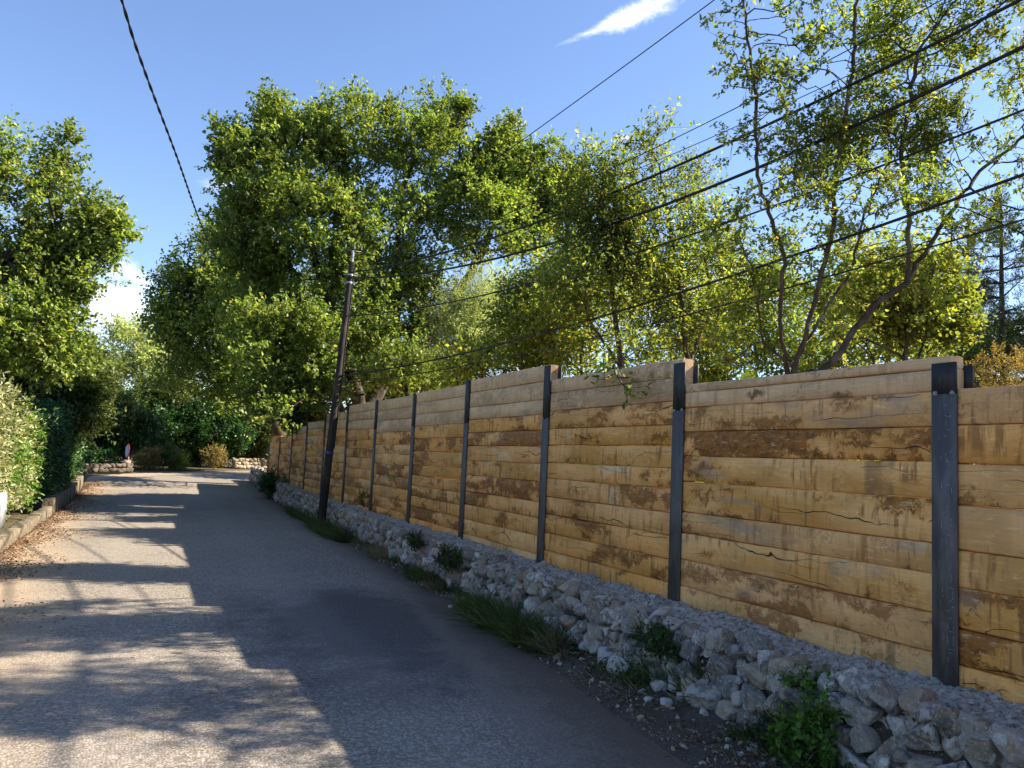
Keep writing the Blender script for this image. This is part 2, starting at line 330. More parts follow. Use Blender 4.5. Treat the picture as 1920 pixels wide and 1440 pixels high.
M_verge = m_soil('dark_verge_soil', (.050, .042, .034, 1), (.085, .070, .055, 1), (.13, .105, .082, 1))
M_hill = m_plain('hill_woods', (.07, .10, .05), .9, .4, .05)

def m_road():
    m, T = mat('old_asphalt'); p = T.n('ShaderNodeTexCoord').outputs['Object']
    a = T.n('ShaderNodeAttribute', {'attribute_name': 'edge'}); s = T.n('ShaderNodeSeparateColor', Color=a.outputs['Color'])   # R: metres from left edge/5, G: metres from right edge/5
    vo = T.n('ShaderNodeTexVoronoi', Vector=p, Scale=62.0); vr = T.n('ShaderNodeSeparateColor', Color=vo.outputs['Color']).outputs[0]
    n0 = T.noise(p, .55, 4, .6); n1 = T.noise(p, 3.2, 5, .65, .3); n2 = T.noise(p, 24, 5, .7); n3 = T.noise(p, 75, 3, .6)
    c = T.mix(T.ss(n0, .35, .65), (.145, .119, .086, 1), (.200, .166, .122, 1))
    c = T.mix(T.ss(n1, .40, .66, 0, .35), c, (.16, .148, .138, 1))
    c = T.mix(T.ss(n2, .56, .66, 0, .62), c, (.065, .060, .058, 1))                                  # pitted dark spots
    c = T.mix(T.m('MULTIPLY', T.ss(vr, .0, 1.0, 0, 1), .75), c, T.mix(vr, (.095, .09, .085, 1), (.40, .375, .34, 1)))     # aggregate
    c = T.mix(T.ss(n3, .57, .66, 0, .6), c, (.50, .44, .36, 1))
    # oil / damp patch in the lane and a tar seam
    q = T.vm('SUBTRACT', p, (2.1, 7.7, 0)); q = T.map(q, (1/1.6, 1/2.7, 0), rot=(0, 0, R(10)))
    dd = T.m('ADD', T.vm('LENGTH', q, None, 1), T.m('MULTIPLY', T.m('SUBTRACT', T.noise(p, 1.6, 5, .65), .5), 1.5))
    c = T.mix(T.ss(dd, .35, 1.05, .78, 0), c, (.060, .057, .058, 1))
    q2 = T.vm('SUBTRACT', p, (1.2, 5.6, 0)); q2 = T.map(q2, (1/1.3, 1/.55, 0))
    dd2 = T.m('ADD', T.vm('LENGTH', q2, None, 1), T.m('MULTIPLY', T.m('SUBTRACT', T.noise(p, 2.3, 5, .7, .3), .5), 2.0))
    c = T.mix(T.m('MULTIPLY', T.ss(dd2, .5, 1.2, .6, 0), T.ss(n2, .35, .6)), c, (.065, .062, .064, 1))
    tr = T.m('ABSOLUTE', T.m('SUBTRACT', T.m('ABSOLUTE', T.m('SUBTRACT', T.m('ADD', T.n('ShaderNodeSeparateXYZ', Vector=p).outputs[0], T.m('MULTIPLY', n0, .5)), .95)), .85)); c = T.mix(T.ss(tr, .1, .45, .16, 0), c, (.32, .28, .24, 1))
    # sandy dust on the left, brown dirt washed over the right edge
    l = T.m('SUBTRACT', s.outputs[0], T.m('MULTIPLY', T.m('SUBTRACT', n0, .5), .28)); c = T.mix(T.ss(l, .02, .36, .7, 0), c, (.43, .32, .21, 1))
    r_ = T.m('SUBTRACT', s.outputs[1], T.m('MULTIPLY', T.m('SUBTRACT', n1, .5), .16))
    c = T.mix(T.ss(r_, .02, .26, .88, 0), c, (.105, .080, .058, 1))
    c = T.mix(T.m('MULTIPLY', T.ss(T.m('ABSOLUTE', T.m('SUBTRACT', r_, .15)), .0, .05, .5, 0), 1.0), c, (.20, .17, .14, 1))
    # pale worn hairline cracks
    ck = T.ss(T.m('ABSOLUTE', T.m('SUBTRACT', T.noise(p, .8, 5, .62, .4), .5)), 0, .0035, .55, 0); c = T.mix(ck, c, (.09, .085, .08, 1))
    h = T.m('ADD', T.m('MULTIPLY', vo.outputs['Distance'], -.6), T.m('MULTIPLY', n2, .7))
    finish(T, princ(T, c, .88, .25, normal=bump(T, h, .008, .9))); return m
M_road = m_road()
def m_kerb():
    m, T = mat('pale_kerb_stone'); p = T.n('ShaderNodeTexCoord').outputs['Object']; n1 = T.noise(T.map(p, (8, 8, 3)), 1, 5, .7); n2 = T.noise(p, 30, 4, .6)
    c = T.ramp(n1, [(.3, (.05, .042, .03)), (.5, (.15, .125, .088)), (.7, (.28, .24, .17))]); c = T.mix(T.ss(n2, .6, .72, 0, .6), c, (.12, .10, .08, 1))
    finish(T, princ(T, c, .9, .2, normal=bump(T, T.m('ADD', n1, n2), .012, .9))); return m
M_kerb = m_kerb()
def m_pole():
    m, T = mat('weathered_pole_wood'); p = T.n('ShaderNodeTexCoord').outputs['Object']; n1 = T.noise(T.map(p, (42, 42, 1.3)), 1, 4, .65, .2); n2 = T.noise(p, 1.1, 3)
    c = T.ramp(n1, [(.28, (.012, .010, .009)), (.5, (.030, .025, .022)), (.72, (.085, .072, .062))]); z = T.n('ShaderNodeSeparateXYZ', Vector=p).outputs[2]
    c = T.mix(T.ss(z, .3, 2.2, .85, 0), c, (.022, .018, .016, 1)); c = T.mix(T.ss(n2, .55, .7, 0, .4), c, (.15, .10, .07, 1))
    finish(T, princ(T, c, .85, .2, normal=bump(T, n1, .012, .9))); return m
M_pole = m_pole()

# ---------------------------------------------------------------- ground, road, verge, hills
def sheet(name, xs, ys, zf, m, kind='structure'):
    X, Y = np.meshgrid(xs, ys, indexing='ij'); Z = zf(X, Y); return tag(build(name, [(np.stack([X, Y, Z], -1).reshape(-1, 3), grid(len(xs), len(ys)))], m, smooth=True), kind=kind)
xs = np.concatenate([[-900, -400, -150, -60, -25], np.arange(-14, -2, .5), np.arange(-2, 3.4, .6), np.arange(3.4, 5, .15), np.arange(5, 30, 1.0), [35, 45, 60, 100, 250, 900]])
ys = np.concatenate([[-900, -300, -80, -30], np.arange(-12, 60, .6), [65, 75, 90, 140, 300, 900]])
sheet('ground', xs, ys, lambda x, y: gz(x, y) - .03 + .10*(fbm(P3(x*.5, y*.5), 3)-.5)*np.clip(np.abs(x-.8)/3-1.0, 0, 1), M_ground)
Lp = [(-2.3, -12), (-1.9, 0), (-1.75, 5), (-1.72, 13), (-1.68, 22), (-1.64, 27), (-1.8, 31), (-1.7, 33.6), (-.5, 35.4), (1.2, 37.1), (3.0, 39.3), (5.2, 41.2), (9, 43), (16, 45), (28, 47)]
Rp = [(2.6, -12), (2.7, 0), (2.98, 4), (3.34, 8), (3.48, 13), (3.75, 20), (3.92, 26), (4.1, 29), (4.35, 31.5), (5.0, 33.6), (6.2, 35), (7.8, 36), (10.5, 37), (17, 38.6), (28, 40)]
def resample(pts, n_each):
    p = np.array(pts, float); out = []
    for i in range(len(p)-1):
        p0, p1, p2, p3 = p[max(i-1, 0)], p[i], p[i+1], p[min(i+2, len(p)-1)]
        for k in range(n_each):
            t = k/n_each; out.append(.5*((2*p1)+(-p0+p2)*t+(2*p0-5*p1+4*p2-p3)*t*t+(-p0+3*p1-3*p2+p3)*t**3))
    out.append(p[-1]); return np.array(out)
Lr, Rr = resample(Lp, 12), resample(Rp, 12); nt = 22
t = np.linspace(0, 1, nt)[None, :, None]; RP = Lr[:, None]*(1-t)+Rr[:, None]*t
wd = np.linalg.norm(Lr-Rr, axis=1)[:, None]; dl = t[..., 0]*wd; dr = (1-t[..., 0])*wd
Zr = gz(np.minimum(RP[..., 0], 3.9), RP[..., 1])+.004 + .03*np.clip(np.minimum(dl, dr)/1.5, 0, 1) - .03 + .01*(fbm(P3(RP[..., 0]*.7, RP[..., 1]*.7), 2)-.5)
Zr = np.maximum(Zr, gz(np.minimum(RP[..., 0], 3.9), RP[..., 1])-.022)
rv = np.concatenate([RP, Zr[..., None]], -1).reshape(-1, 3)
tag(build('road', [(rv, grid(len(Lr), nt))], M_road, smooth=True, attrs={'edge': np.stack([dl/5+0*dl, dr/5, 0*dl], -1).reshape(-1, 3)}), kind='structure')
def road_right(y): return np.interp(y, Rr[:100, 1], Rr[:100, 0])
def road_z(y): return gz(0*np.asarray(y, float), y)+.004
# dirt verge between asphalt and wall
ny = 560; yv = np.concatenate([np.linspace(-4, 2, 40), np.linspace(2.03, 13, ny), np.linspace(13.1, 33, 160)]); tv = np.linspace(0, 1, 26)
Yv, Tv = np.meshgrid(yv, tv, indexing='ij'); re = road_right(Yv); Xv = re-.13+(3.75+.02*np.clip(Yv, 0, 30)-re+.13)*Tv
nn = fbm(P3(Xv*5, Yv*5), 5, 3); n2 = fbm(P3(Xv*1.3, Yv*1.3), 2, 9)
Zv = gz(0*Yv, Yv) + -.030 + .13*Tv**1.2*(.6+.8*n2) + .06*(nn-.42)*np.clip(Tv*5+.35, 0, 1)+.03*np.clip(Tv*6, 0, 1)
tag(build('verge', [(np.stack([Xv, Yv, Zv], -1).reshape(-1, 3), grid(len(yv), 26))], M_verge, smooth=True), kind='structure')
def verge_z(x, y):
    re_ = road_right(y); t_ = np.clip((x-re_+.13)/(3.75+.02*np.clip(y, 0, 30)-re_+.13), 0, 1)
    return gz(0*y, y) - .03 + .13*t_**1.2*(.6+.8*fbm(P3(x*1.3, y*1.3), 2, 9)) + .06*(fbm(P3(x*5, y*5), 5, 3)-.42)*np.clip(t_*5+.35, 0, 1)+.03*np.clip(t_*6, 0, 1)
an = np.linspace(0, 2*math.pi, 97); rr_ = np.array([150, 240, 330, 420]); hh = np.array([-1, 9, 15, -1])
A_, Q_ = np.meshgrid(an, np.arange(4), indexing='ij'); Hh = hh[Q_]*(.7+.7*fbm(P3(np.cos(A_)*3, np.sin(A_)*3), 3, 5))
tag(build('hills', [(np.stack([rr_[Q_]*np.sin(A_), rr_[Q_]*np.cos(A_), Hh], -1).reshape(-1, 3), grid(97, 4))], M_hill, smooth=True), kind='structure')

# ---------------------------------------------------------------- rocks
def ico(sub):
    import bmesh
    bm = bmesh.new(); bmesh.ops.create_icosphere(bm, subdivisions=sub, radius=1); v = np.array([x.co[:] for x in bm.verts]); f = np.array([[q.index for q in x.verts] for x in bm.faces]); bm.free(); return v, f
ICO = {k: ico(k) for k in (2, 3, 4)}
def rot_m(a, b, c):
    ca, sa, cb, sb, cc, sc = math.cos(a), math.sin(a), math.cos(b), math.sin(b), math.cos(c), math.sin(c)
    return np.array([[ca, -sa, 0], [sa, ca, 0], [0, 0, 1]])@np.array([[cb, 0, sb], [0, 1, 0], [-sb, 0, cb]])@np.array([[1, 0, 0], [0, cc, -sc], [0, sc, cc]])
def rock(c, s, sub=3, rot=None, planes=11):
    v, f = ICO[sub]; v = v.copy()
    ax6 = np.array([[1, 0, 0], [-1, 0, 0], [0, 1, 0], [0, -1, 0], [0, 0, 1], [0, 0, -1.]])+rng.normal(0, .22, (6, 3))
    for n, h in zip(np.concatenate([unit(ax6), rand_dirs(planes)]), np.concatenate([rng.uniform(.50, .70, 6), rng.uniform(.50, .92, planes)])):
        d = v@n-h; v -= np.maximum(d, 0)[:, None]*n
    o3 = rng.uniform(0, 99, 3); v *= (1+.16*(fbm(v*1.8+o3, 3)-.5)+(.09*(fbm(v*7+o3, 2)-.5) if sub > 2 else 0))[:, None]
    v = v/np.abs(v).max(0)*np.array(s)/2
    M = rot_m(*(rot if rot is not None else rng.uniform(-.5, .5, 3))); return v@M.T+np.array(c), f

# ---------------------------------------------------------------- dry-laid stone wall with cement cap
XF = 4.053; Y0 = 3.15; PW = 2.5
WZ = lambda y: .545 + .0*y
lip_x = lambda y: np.interp(y, [-4, 8, 14, 34], [3.50, 3.58, 3.72, 3.80])
lip_z = lambda y: np.interp(y, [-4, 8, 14, 34], [.475, .465, .42, .52])
base_x = lambda y: np.interp(y, [-4, 8, 14, 34], [3.36, 3.42, 3.58, 3.7])
wall = empty('stone_wall', (3.9, 14, 0), 'low wall of rough pale limestone rocks with grey cement on top, under the timber fence', 'wall')
# core
yc = np.arange(-4, 33.4, .25); core = []
prof = lambda y: np.array([[base_x(y)+.06, -.1], [lip_x(y)+.04, lip_z(y)-.05], [4.28, lip_z(y)-.03], [4.28, -.1]])
cv = np.array([[[q[0], y, q[1]+gz(0, y)] for q in prof(y)] for y in yc]); k = len(yc)
fc = np.concatenate([np.stack([np.arange(k-1)*4+j, (np.arange(k-1)+1)*4+j, (np.arange(k-1)+1)*4+(j+1) % 4, np.arange(k-1)*4+(j+1) % 4], 1) for j in range(4)])
build('mortar_core', [(cv.reshape(-1, 3), fc), (cv[0], np.array([[0, 1, 2, 3]])), (cv[-1], np.array([[3, 2, 1, 0]]))], M_verge, wall)
stones = []
y = -3.6
rows = [(0.02, .17), (.15, .15), (.285, .15), (.40, .12)]
for (z0, hgt) in rows:
    y = -3.7 + rng.uniform(0, .1)
    while y < 33.2:
        w = hgt*rng.uniform(.75, 1.75)*(1 if y < 16 else 1.25)
        tz = z0+hgt/2+rng.normal(0, .014); ly = y+w/2
        fx = base_x(ly)+(lip_x(ly)-base_x(ly))*np.clip(tz/.46, 0, 1)
        z_ = tz*lip_z(ly)/.47+gz(0, ly)
        if not (rng.random() < .06 and z0 > .1):
            stones.append(rock((fx+.055+rng.normal(0, .024), ly, z_), (rng.uniform(.15, .24), w*1.08, hgt*rng.uniform(.95, 1.28)), 4 if ly < 6.5 else (3 if ly < 13 else 2), rot=(rng.normal(0, .15), rng.normal(0, .25), rng.normal(0, .34)), planes=9))
        y += w*.92
for i in range(420):      # small fillers wedged between
    ly = rng.uniform(-3, 1)**1 if i < 30 else rng.uniform(1.5, 30); q = rng.uniform(.02, .5)
    s_ = rng.uniform(.03, .085); fx = base_x(ly)+(lip_x(ly)-base_x(ly))*q/.46
    stones.append(rock((fx-.005+rng.normal(0, .012), ly, q*lip_z(ly)/.47+gz(0, ly)), s_*rng.uniform(.7, 1.4, 3), 2, rot=rng.uniform(-2, 2, 3), planes=8))
for i in range(95):       # rocks bedded along the lip
    ly = rng.uniform(1.5, 22); s_ = rng.uniform(.06, .15)
    stones.append(rock((lip_x(ly)+rng.uniform(-.01, .10), ly, lip_z(ly)+rng.uniform(-.01, .015)+gz(0, ly)), (s_, s_*rng.uniform(1, 1.7), s_*.7), 2, rot=rng.uniform(-.5, .5, 3)))
build('stones', stones, M_stone, wall, smooth=False)
# cap
yv = np.concatenate([np.linspace(-4, 2, 100), np.arange(2.01, 11, .012), np.arange(11, 33.3, .05)]); tv = np.linspace(0, 1, 48)
Yc, Tc = np.meshgrid(yv, tv, indexing='ij'); lx = lip_x(Yc)+.05*(fbm(P3(Yc*3.5, 0*Yc), 3, 4)-.5)*2; Xc = lx+(4.20-lx)*Tc
lump = fbm(P3(Xc*14, Yc*14), 4, 2); big = fbm(P3(Xc*3, Yc*3), 2, 8); crag = np.abs(fbm(P3(Xc*30, Yc*30), 3, 6)-.5)
Zc = gz(0*Yc, Yc)+lip_z(Yc)-.01+(WZ(Yc)-lip_z(Yc))*Tc**.8+.075*(lump-.5)+.05*(big-.5)-.06*crag*2*.5 - .10*np.clip(.12-Tc, 0, 1)/.12*(.5+big)
build('cement_cap', [(np.stack([Xc, Yc, Zc], -1).reshape(-1, 3), grid(len(yv), 48))], M_cement, wall, smooth=True)

# ---------------------------------------------------------------- timber fence on steel posts
fence = empty('timber_fence', (XF, 14, .5), 'tall fence of stained oak boards slotted between dark steel posts on the stone wall', 'fence')
TOPS = {-2: 2.10, -1: 2.105, 0: 2.11, 1: 2.30, 2: 2.525, 3: 2.70, 4: 2.655, 5: 2.645, 6: 2.66, 7: 2.55, 8: 2.40, 9: 2.31, 10: 2.05, 11: 2.08}
SEAMS = {1: [.07, .125, .20, .20, .21, .247, .17, .215, .215, .19, .2], 0: [.20, .215, .225, .24, .20, .22, .19, .2, .2, .2], 2: [.155, .20, .20, .18, .19, .175, .20, .19, .20, .19, .2, .2]}
GAPS = {(1, 4): .0055, (0, 2): .006, (2, 3): .005}
def plank(ya, yb, za, zb, idx):
    """one sleeper: rounded cross-section swept along y with slightly uneven edges"""
    n = 22; yy = np.linspace(ya, yb, n); x0, x1, b = XF+.012, XF+.115, .009
    wob = lambda s: (fbm(P3(yy*1.6, 0*yy, s), 3, idx)-.5)*.014
    zt = zb+wob(1.3)*np.array(1.0); zl = za+wob(7.7)*.6; bow = (vnoise(P3(yy*.5, 0*yy, 3.3), idx)-.5)*.008
    sec = [(x0+b, 0, 0), (x0, 0, b), (x0, 1, -b), (x0+b, 1, 0), (x1-b, 1, 0), (x1, 1, -b), (x1, 0, b), (x1-b, 0, 0)]
    V = np.stack([np.stack([np.full(n, sx)+bow, yy, np.where(top, zt, zl)+dz], -1) for sx, top, dz in sec], 1)   # n,8,3
    k = np.arange(8); q = np.stack([k, (k+1) % 8, (k+1) % 8+8, k+8], 1); F = (np.arange(n-1)[:, None, None]*8+q[None]).reshape(-1, 4)
    return V.reshape(-1, 3), F
for pi in range(-2, 12):
    ya, yb = Y0+PW*(pi-1), Y0+PW*pi            # panel pi lies between post pi and post pi+1; panel 0 is right of the first post
    ya, yb = Y0+PW*(pi-1)+.012, Y0+PW*pi-.012
    if TOPS[pi] > TOPS.get(pi-1, 9): ya -= .045
    top = TOPS[pi]; z = top; bot = .42+float(gz(0, (ya+yb)/2)); parts, uvs, at_ = [], [], []; r2 = random.Random(100+pi); i = 0
    sl = list(SEAMS.get(pi, []))
    while z > bot:
        h = sl.pop(0) if sl else r2.choice([.17, .19, .2, .21, .2, .18, .225])
        gap = GAPS.get((pi, i), r2.uniform(.003, .006))
        v, f = plank(ya+r2.uniform(0, .006), yb-r2.uniform(0, .006), z-h+gap, z, 50*pi+i+200)
        if z-h < bot: pass
        parts.append((v, f)); n = len(v)
        for cap in (list(range(8))[::-1], [len(v)-8+j for j in range(8)]): pass
        e1, e2 = v[:8], v[-8:]; parts.append((e1, np.array([list(range(8))[::-1]]))); parts.append((e2, np.array([list(range(8))])))
        allv = np.concatenate([v, e1, e2]); ou, ov = r2.uniform(0, 60), r2.uniform(0, 60)
        uvs.append(np.stack([allv[:, 1]+allv[:, 0]*1.0+ou, allv[:, 2]+allv[:, 0]*1.0+ov], 1))
        pale = 1.0 if z-h*.5 > 2.12 else (.5 if (pi == 0 and i == 0) else r2.choice([0, 0, 0, 0, .15, .3]))
        at_.append(np.tile([r2.random(), pale, r2.random()], (len(allv), 1))); z -= h; i += 1
    build('board_panel', parts, M_wood, fence, attrs={'plank': np.concatenate(at_)}, uv=np.concatenate(uvs))
def hbeam(yc, za, zb, web_top=None, fw=.155, proud=0.0):
    parts = [box((XF-.002-proud/2, yc, (za+zb)/2), (.011+proud, fw, zb-za)), box((XF+.130, yc, (za+zb)/2-.004), (.011, fw, zb-za-.008))]
    parts.append(box((XF+.0642, yc, (za+(web_top or zb)-.004)/2), (.1195, .008, (web_top or zb-.004)-za))); return parts
for k in range(-2, 12):
    yc = Y0+PW*k; tz = max(TOPS[k], TOPS.get(k+1, TOPS[k]))
    zt = {0: 2.262, 1: 2.49, 2: 2.69}.get(k, tz+.005); jt = min(2.085, tz-.05)
    zb = .30+float(gz(0, yc))
    post = build('post', hbeam(yc, zb, jt), M_steel, fence)
    if k in (0,): post['label'] = 'nearest steel post, chalk lettering down its face and two bright welds'
    if zt-jt > .08:
        ext = hbeam(yc, jt+.001, zt, web_top=min(TOPS[k], TOPS.get(k+1, 9))-.02 if k in (0, 1, 2) else None); build('post_extension', ext, M_black, post)
        if k < 6:
            for s in (-1, 1): build('weld', [rock((XF-.009, yc+s*.052, jt+.004), (.012, .036, .030), 2)], M_weld, post, smooth=True)
# chalk outline lettering (turned on its side, half worn off) on the nearest post
def strokes(segs, x, w=.0022):
    out = []
    for (a, b) in segs:
        a, b = np.array(a, float), np.array(b, float); d = b-a; L = np.linalg.norm(d)
        if L < 1e-4: continue
        nrm = np.array([-d[1], d[0]])/L*w/2; q = [a-nrm, a+nrm, b+nrm, b-nrm]
        f4 = np.array([[x, p[0], p[1]] for p in q]); b4 = f4+np.array([.0012, 0, 0]); out.append((np.concatenate([f4, b4]), np.array([[0, 1, 2, 3], [7, 6, 5, 4], [0, 4, 5, 1], [1, 5, 6, 2], [2, 6, 7, 3], [3, 7, 4, 0]])))
    return out
def px(pxx, pyy):                  # zoomed crop of the post (411x1440 over 80x280 px at 1730,1010) -> y,z on the post face
    p = at_x(1730+pxx/5.14, 1010+pyy/5.14, XF-.009); return (p[1], p[2])
def px2(pxx, pyy):
    p = at_x(1730+pxx/5.14, 730+pyy/5.14, XF-.009); return (p[1], p[2])
low = [[(185, 355), (190, 390)], [(228, 290), (268, 300)], [(268, 345), (285, 385), (262, 420), (240, 430)], [(190, 470), (188, 545), (205, 560)],
       [(240, 480), (235, 580), (255, 604), (285, 590), (292, 500), (275, 470), (245, 474), (240, 480)], [(246, 700), (292, 655), (292, 700)], [(200, 690), (262, 700)],
       [(192, 780), (192, 860)], [(243, 880), (240, 790), (255, 768), (290, 770)], [(293, 800), (293, 900), (250, 895)], [(192, 925), (194, 1010)], [(240, 930), (240, 1020)], [(292, 940), (293, 1040)],
       [(245, 1065), (300, 1075)], [(245, 1100), (290, 1110)], [(243, 1140), (245, 1200)], [(240, 1235), (300, 1250)], [(185, 10), (190, 70)], [(228, 0), (232, 60)], [(280, 30), (283, 100)]]
up = [[(218, 120), (222, 190)], [(160, 210), (270, 225)], [(165, 250), (160, 290)], [(210, 255), (265, 268), (262, 240)], [(225, 290), (228, 385), (268, 395)], [(160, 450), (165, 500)], [(215, 440), (225, 500)],
      [(262, 600), (275, 590), (255, 620)], [(175, 620), (177, 700)], [(222, 620), (220, 690), (262, 700)], [(225, 730), (265, 745)], [(178, 900), (180, 960)], [(220, 930), (265, 910)], [(275, 950), (280, 1010)], [(225, 1140), (250, 1110), (240, 1080)],
      [(180, 1250), (182, 1340)], [(278, 1250), (280, 1360)], [(235, 1400), (270, 1410)]]
segs = []
for poly, fn in [(q, px) for q in low]+[(q, px2) for q in up]:
    for a, b in zip(poly[:-1], poly[1:]):
        pa, pb = np.array(fn(*a)), np.array(fn(*b)); n = max(1, int(np.linalg.norm(pa-pb)/.012))
        for i in range(n):
            if rng.random() < .72: segs.append((pa+(pb-pa)*i/n, pa+(pb-pa)*(i+.8)/n))
post0 = [o for o in fence.children if o.get('label')][0]
build('chalk_text', strokes(segs, XF-.0087), M_chalk, post0)

# ---------------------------------------------------------------- utility pole and cables
pb_ = at_x(604, 962, 3.5); PY = float(pb_[1])
ptop = at_y(660, 492, PY+.35); pbase = np.array([3.5, PY, .05]); adir = (ptop-np.array([pb_[0], pb_[1], pb_[2]])); pbase = pb_-adir/adir[2]*(pb_[2]+.1)
pole = empty('utility_pole', pbase, 'leaning weathered wooden utility pole standing between the road and the timber fence', 'pole')
sp_ = np.linspace(0, 1, 24)[:, None]; pp = pbase+(ptop-pbase)*sp_
build('pole_shaft', tube(pp, np.linspace(.092, .060, 24), 18), M_pole, pole, smooth=True)
ax = unit(ptop-pbase)
bk = ptop + ax*.02
build('top_bracket', tube([bk-ax*.25, bk+ax*.22], .028, 8)+tube([bk+ax*.20+np.array([-.03, 0, 0]), bk+ax*.26], .02, 6), M_galv, pole, smooth=True)
cz = ptop+ax*.27
build('crossarm', [box(cz, (.40, .022, .022))], M_steel, pole)
for sx in (-.18, .02, .18):
    q = cz+np.array([sx, 0, .04]); build('insulator', [tuple(tube([q, q+np.array([0, 0, .03]), q+np.array([0, 0, .05]), q+np.array([0, 0, .09])], np.array([.010, .018, .012, .016]), 10)[0])], M_weld, pole, smooth=True)
for dz in (.32, .50):
    q = ptop-ax*dz; build('strap', tube([q, q+ax*.04], .068, 16), M_galv, pole); build('hook', tube([q+np.array([.08, 0, .02]), q+np.array([.15, 0, .03]), q+np.array([.17, 0, .07])], .012, 6), M_galv, pole); build('hook', tube([q+np.array([-.08, 0, .02]), q+np.array([-.16, 0, .02])], .012, 6), M_galv, pole)
q = at_y(609, 851, PY-.1); tt = (q[2]-pbase[2])/(ptop-pbase)[2]; qc = pbase+(ptop-pbase)*tt
M_blue = m_plain('blue_paint', (.045, .06, .24), .5, .2)
build('blue_tag', tube([qc, qc+ax*.05], .0895, 18), M_blue, pole)
# cable running down the shaded side of the pole
build('down_cable', tube([pbase+(ptop-pbase)*s+np.array([.092-.03*s, -.04, 0]) for s in np.linspace(.3, .98, 20)], .012, 6), M_rubber, pole, smooth=True)

def pole_at(py): q = at_y(660, py, PY); tt = (q[2]-pbase[2])/(ptop-pbase)[2]; return pbase+(ptop-pbase)*min(tt, 1.02)
B0 = np.array([3.6, 17.6]); SL = .228
def cable(pts, apy, rad, label, twist=False):
    A = pole_at(apy); s, z = [A[1]], [A[2]]; wgt = [4.]
    for (x_, y_) in pts:
        d = ray(x_, y_); # plane x = A.x + (A.y - y)*SL
        k = (A[0]+A[1]*SL)/(d[0]+SL*d[1]); p = EYE+d*k; s.append(p[1]); z.append(p[2]); wgt.append(1.)
    deg = 2 if len(pts) > 2 else 1
    co = np.polyfit(s, z, deg, w=wgt); yy = np.linspace(A[1], -7, 90)
    ymin = min(s); zz = np.polyval(co, yy); low = yy < ymin; sl = np.polyval(np.polyder(co), ymin); zz[low] = np.polyval(co, ymin)+sl*(yy[low]-ymin)
    P = np.stack([A[0]+(A[1]-yy)*SL, yy, zz], 1); P[0] = A
    tag(build('overhead_cable', tube(P, rad, 7), M_rubber, smooth=True), label, 'cable', 'overhead cables running from the wooden pole')
cable([(1335, 3), (1190, 110), (1000, 248)], 476, .0075, 'highest thin black cable, crossing open blue sky from the pole to the top edge')
cable([(1768, 0), (1590, 94), (1300, 242), (1156, 308), (1000, 384)], 492, .006, 'second cable from the top, thin, passing through the upper crown of the tallest tree')
cable([(1888, 0), (1655, 113), (1413, 222)], 498, .005, 'thinnest wire, just above the two thick cables and below the second thin one')
cable([(1915, 3), (1726, 94), (1623, 145), (1496, 205), (1288, 301), (1153, 360), (1000, 422)], 505, .017, 'upper of the two thick black cables crossing the right-hand trees')
cable([(1920, 94), (1775, 155), (1623, 226), (1500, 278), (1302, 358), (1201, 398), (1094, 440), (1000, 471)], 515, .019, 'lower of the two thick black cables crossing the right-hand trees')
cable([(1920, 208), (1794, 255), (1697, 292), (1526, 358), (1406, 405), (1278, 445), (1132, 493), (1052, 516)], 590, .0115, 'medium black cable below the two thick ones, crossing the middle of the right-hand trees')
cable([(1920, 326), (1784, 378), (1607, 441), (1500, 474), (1382, 511), (1295, 540), (1167, 582), (1021, 625), (867, 664)], 706, .015, 'long sagging black cable attached low on the wooden pole, crossing just above the fence')
cable([(1920, 412), (1800, 446), (1640, 494)], 720, .009, 'lowest thin cable, at the right edge just above the fence and the dark pines')
# twisted pair over the road
tp = np.array([at_z(x_, y_, zz) for x_, y_, zz in ((228, 0, 6.1), (270, 130, 6.0), (330, 290, 5.9), (385, 440, 6.0), (430, 525, 6.3))])
dd_ = unit(tp[0]-tp[1]); tp = np.concatenate([[tp[0]+dd_*12+np.array([0, 0, 1.0])], [tp[0]+dd_*4+np.array([0, 0, .2])], tp, [tp[-1]+(tp[-1]-tp[-2])*.6+np.array([0, 0, .25])]])
def cat3(p, n):
    out = []
    for i in range(len(p)-1):
        p0, p1, p2, p3 = p[max(i-1, 0)], p[i], p[i+1], p[min(i+2, len(p)-1)]
        for k in range(n): t_ = k/n; out.append(.5*((2*p1)+(-p0+p2)*t_+(2*p0-5*p1+4*p2-p3)*t_*t_+(-p0+3*p1-3*p2+p3)*t_**3))
    return np.array(out+[p[-1]])
tw = cat3(tp, 200); L_ = np.concatenate([[0], np.cumsum(np.linalg.norm(np.diff(tw, axis=0), axis=1))])
twn = int(L_[-1]/.035); tw = np.stack([np.interp(np.linspace(0, L_[-1], twn), L_, tw[:, i]) for i in range(3)], 1); ph = np.linspace(0, L_[-1], twn)/.62*2*math.pi
td = unit(np.gradient(tw, axis=0)); tu = unit(np.cross(td, [0, 0, 1.])); tq = np.cross(td, tu)
pr = []
for s_ in (0, math.pi): pr += tube(tw+.0085*(tu*np.cos(ph+s_)[:, None]+tq*np.sin(ph+s_)[:, None]), .0095, 6)
tag(build('twisted_cable', pr, M_rubber, smooth=True), 'black twisted pair cable hanging over the road in open sky, far from the others', 'cable')

